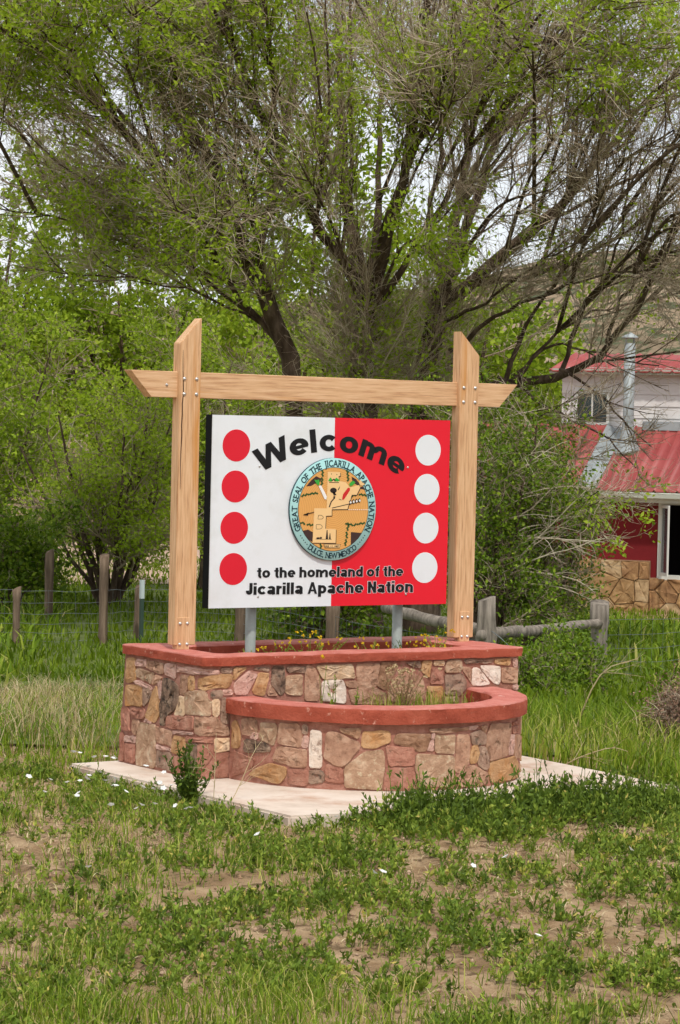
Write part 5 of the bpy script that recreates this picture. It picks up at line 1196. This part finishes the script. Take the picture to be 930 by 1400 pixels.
# straw-dry old grass left of the planter
G = Geo()
for lc, dc, r, hh, cnt in ((-2.5, 22.5, .5, .24, 600), (-2.0, 20.0, .25, .3, 360), (-2.75, 24.5, .5, .22, 500), (-2.45, 19.3, .3, .26, 200), (-1.75, 19.0, .18, .26, 120), (1.95, 19.3, .3, .34, 70), (2.7, 18.6, .4, .36, 90), (-2.0, 25.5, .5, .16, 320)):
    dd = dc+rg.normal(size=cnt)*r*1.6; ll = lc+rg.normal(size=cnt)*r; xy = yard(dd, ll); k = off_slab(xy); xy = xy[k]; n = len(xy); z = ground_z(xy[:, 0], xy[:, 1]); h = hh*rg.uniform(.4, 1.1, n)
    V, F = blades(np.concatenate([xy, z[:, None]], 1), h, rg.normal(size=(n, 2))*(h*.6)[:, None], rg.uniform(.003, .006, n), rg); G.add(V, F, np.repeat(rg.random(n), 5))
stuff('dry_grass', G, MT['straw'], 'bleached dry grass clumps in the green grass beside the planter', 'grass')

def plant(name, label, cat, x, y, z, h, nst, nlf, leaf, m, seed, tint=.35, spread=.3, group=None, flowers=None, aspect=.42):
    rg = np.random.default_rng(seed); t = thing(name, label, cat, (x, y, z), group); G = Geo()
    weed_geo(G, np.array([[x, y, z]]), np.array([h]), nst, nlf, rg, leaf*(.12/h)**.35, tint, spread, aspect)
    setp(child(link('foliage', G.mesh('foliage'), m), t), kind='stuff')
    if flowers:
        fm, cnt, sz, z0, rad = flowers; G = Geo(); p = np.stack([x+rg.normal(size=cnt)*rad, y+rg.normal(size=cnt)*rad, z+h*rg.uniform(z0, 1.05, cnt)], 1)
        for q in p:
            k = 6; ps = np.repeat(q[None], k, 0); V, F = leaves(ps, sz*rg.uniform(.7, 1.1, k), rg, .8, .9); G.add(V, F)
        setp(child(link('blossom', G.mesh('blossom'), fm), t), kind='stuff')
    return t
plant('tall_weed', 'tall conical dark green weed against the left edge of the slab', 'weed', -1.60, -.52, -.10, .35, 26, 44, .042, MT['weed'], 1, .18, .2)
plant('tall_weed', 'leafy weed sprig standing alone at the front left slab edge', 'weed', -1.02, -1.68, -.11, .26, 7, 18, .03, MT['weed'], 2, .45, .3)
plant('tall_weed', 'bushy weed at the slab edge below the white wall stone', 'weed', -.72, -1.68, -.11, .30, 14, 20, .03, MT['weed'], 3, .35, .35)
plant('tall_weed', 'bushy green weed in front of the middle of the curved wall', 'weed', .0, -1.72, -.11, .30, 16, 22, .03, MT['weed'], 4, .35, .4)
plant('tall_weed', 'spreading weed before the right end of the curved wall', 'weed', .62, -1.70, -.11, .27, 16, 20, .03, MT['weed'], 6, .38, .45)
for k, (x, y, h, lb) in enumerate(((-.19, .42, .22, 'yellow flowering weed left of the sign centre in the upper planter'), (.02, .55, .2, 'yellow flowering weed behind the coping under the sign centre'), (.26, .40, .17, 'small yellow flowering weed just right of the sign centre'),
                               (.52, .36, .16, 'yellow flowering weed beside the right steel post'), (.78, .42, .17, 'yellow flowering weed near the foot of the right timber post'), (-.70, .36, .14, 'small green weed between the left timber post and steel post'), (.95-.07, .52, .2, 'yellow weed touching the right timber post'), (-.38, .5, .16, 'sparse weed just right of the left steel post'))):
    plant('flowering_weed', lb, 'weed', x, y, .63, h, 9, 12, .024, MT['weed'], 20+k, .62, .5, 'weeds in the upper planter', (MT['yellow'], 9 if k != 5 else 2, .016, .6, .07))
plant('seedhead_plant', 'dry white-headed plant in the half-round planter', 'plant', .14, -.20, .40, .26, 26, 10, .018, MT['straw'], 40, .35, .5, None, (MT['straw'], 60, .02, .3, .085))
plant('planter_sprig', 'green sprig at the left in the half-round planter', 'weed', -.34, -.12, .40, .2, 4, 9, .026, MT['weed'], 41, .6, .15, 'sprigs in the lower planter')
plant('planter_sprig', 'short green sprig left of the seedhead plant', 'weed', -.22, -.18, .40, .15, 4, 9, .026, MT['weed'], 42, .5, .2, 'sprigs in the lower planter')
plant('planter_sprig', 'thin tall yellow-tipped stalk in the half-round planter', 'weed', -.42, -.10, .40, .34, 2, 8, .018, MT['weed'], 43, .7, .06, 'sprigs in the lower planter', (MT['yellow'], 2, .02, .97, .004))
# grass in the lower planter
G = Geo(); n = 260; xx = rg.uniform(-.1, .62, n); yy = -.05-rg.random(n)*.3; V, F = blades(np.stack([xx, yy, np.full(n, .40)], 1), rg.uniform(.05, .16, n), rg.normal(size=(n, 2))*.03, rg.uniform(.003, .006, n), rg); G.add(V, F, np.repeat(rg.uniform(.3, 1, n), 5))
stuff('planter_grass', G, MT['grass'], 'thin grass growing in the half-round planter', 'grass')

# white bindweed flowers, each on its own
FL = [(-1.74, 0.46), (-1.71, 0.37), (-1.92, 0.11), (-1.87, -0.01), (-1.78, 0.04), (-2.07, -0.06), (-2.12, 0.01), (-1.98, -0.31), (-1.98, -0.33), (-2.09, -0.66), (-1.89, -0.5), (-1.85, -0.53), (-1.74, -0.47), (-1.57, -0.12), (-1.64, -0.25), (-1.63, -0.37), (-1.59, -0.32), (-2.42, -1.09), (-2.27, -1.17), (-2.17, -1.14), (-2.14, -1.31), (-2.03, -1.24), (-2.03, -1.29), (-2.4, -0.65), (-2.33, -0.53), (-1.27, 0.79), (-1.32, 0.55), (-1.41, 0.29), (-1.29, 0.34), (-1.4, 0.46), (-1.5, 0.83), (-2.34, -1.23), (-2.01, -0.04), (-2.24, -2.34), (-3.52, -2.9), (-1.45, -1.87), (-2.31, -3.54), (-2.31, -3.61), (-0.76, -3.57), (-1.52, -3.52), (-1.75, -3.57), (-2.57, -5.18), (0.57, -1.7), (-2.18, 0.1), (-2.5, -0.45), (-2.27, 0.21)]
t = np.arange(10)*2*math.pi/10
V = [(0, 0, -.007)]+[(.010*math.cos(a), .010*math.sin(a), -.002) for a in t]+[((.0175+.0025*math.cos(5*a))*math.cos(a), (.0175+.0025*math.cos(5*a))*math.sin(a), .002) for a in t]
F = [(0, 1+k, 1+(k+1) % 10) for k in range(10)]+[(1+k, 11+k, 11+(k+1) % 10, 1+(k+1) % 10) for k in range(10)]
fme = bpy.data.meshes.new('bindweed_flower'); fme.from_pydata(V, [], F); fme.materials.append(MT['petal'])
LBL = {33: 'lone white flower in the weeds just left of the dirt below the slab corner', 34: 'lone white flower far out in the grass at the left', 35: 'white flower in the weeds under the front left slab corner',
       36: 'left of two touching white flowers in the middle foreground', 37: 'right of two touching white flowers in the middle foreground', 38: 'white flower near the right edge of the foreground weeds', 39: 'white flower in the weeds below the right half of the wall',
       40: 'small white flower left of the bare dirt patch', 41: 'white flower nearest the bottom of the picture', 42: 'white flower in the thick weeds at the front right of the slab'}
for k, (x, y) in enumerate(FL):
    over = x > -1.6 and y > -1.5; x_ = -1.62-.05*rg.random() if over else x
    o = link('bindweed_flower', fme); o.location = (x_, y, float(ground_z(x_, y))+(.17 if over else .10)+.03*rg.random()); o.rotation_euler = (.25+rg.normal()*.22, -.2+rg.normal()*.22, rg.random()*6); s_ = rg.uniform(.8, 1.15); o.scale = (s_, s_, s_)
    setp(o, LBL.get(k, 'small white bindweed flower in the cluster beside the left edge of the slab'), 'flower', 'white flowers in the weeds')

# dry stalks
def stalk(name, label, pts, r, nb, seed, m=MT['straw']):
    rg = np.random.default_rng(seed); P0 = resample(np.array(pts, float), 9)[None]; R0 = np.linspace(r, r*.45, 9)[None]; t = thing(name, label, 'dry plant', tuple(pts[0]))
    P1, R1, _ = kids(P0, R0, nb, rg, t=(.3, .98), lf=(.25, .5), ang=(25, 60), K=6, upb=.05, wig=.12, rf=.6, rmin=.0016); P2, R2, _ = kids(P1, R1, nb*3, rg, t=(.2, 1), lf=(.2, .5), ang=(25, 60), K=4, upb=.03, wig=.15, rf=.6, rmin=.0012)
    G = Geo()
    for P, Rr, k in ((P0, R0, 5), (P1, R1, 4), (P2, R2, 3)): V, F = tubes(P, Rr, k); G.add(V, F, rg.uniform(.3, 1, len(V)))
    child(link('stem', G.mesh('stem', True), m), t); return t
def yp(l, d, z): x, y = yard(d, l); return (float(x), float(y), float(z))
stalk('dry_stalk', 'tall bleached forked stalk in the grass right of the planter', [yp(1.72, 20.5, -.2), yp(1.80, 20.4, .12), yp(1.95, 20.4, .42), yp(2.2, 20.4, .52)], .007, 7, 1)
stalk('dry_stalk', 'leaning dry seed stalk at the back right edge of the slab', [yp(1.38, 18.3, -.12), yp(1.55, 18.2, .02), yp(1.78, 18.1, .12), yp(1.9, 18.1, .1)], .005, 6, 2)
stalk('dry_stalk', 'thin upright dry stalk close to the right side of the planter', [yp(.98, 19.2, -.12), yp(.99, 19.2, .2), yp(1.0, 19.2, .5)], .005, 3, 3)
stalk('dry_stalk', 'thin dry stalk standing at the left front of the slab', [(-1.56, -.74, -.1), (-1.555, -.74, .12), (-1.55, -.74, .38)], .003, 3, 4)
stalk('dry_stalk', 'dry bent flower stalk leaning over the slab corner', [(-1.57, -.86, -.1), (-1.46, -.86, .08), (-1.36, -.84, .26), (-1.28, -.82, .34)], .003, 6, 5)
for k, (l, d, z, lb) in enumerate(((-2.55, 19.3, .42, 'pale leaning straw stalk in the grass at the far left'), (-2.1, 19.0, .46, 'pale straw stalk beside the left wall of the planter'), (-2.35, 18.7, .35, 'short pale straw stalk at the left'))):
    stalk('straw_stalk', lb, [yp(l, d, -.15), yp(l+.06, d, z*.5), yp(l+.16, d, z)], .004, 4, 10+k)
# grey-brown sagebrush at the right edge
bush('sagebrush', 'grey-brown twiggy sagebrush at the right edge', 2.66, 20.2, .32, .26, 61, nstem=16, nb=(120, 700, 2600), leafn=3.2, leafsz=.02, leafmat='sage', trunk_r=.01, cat='shrub')
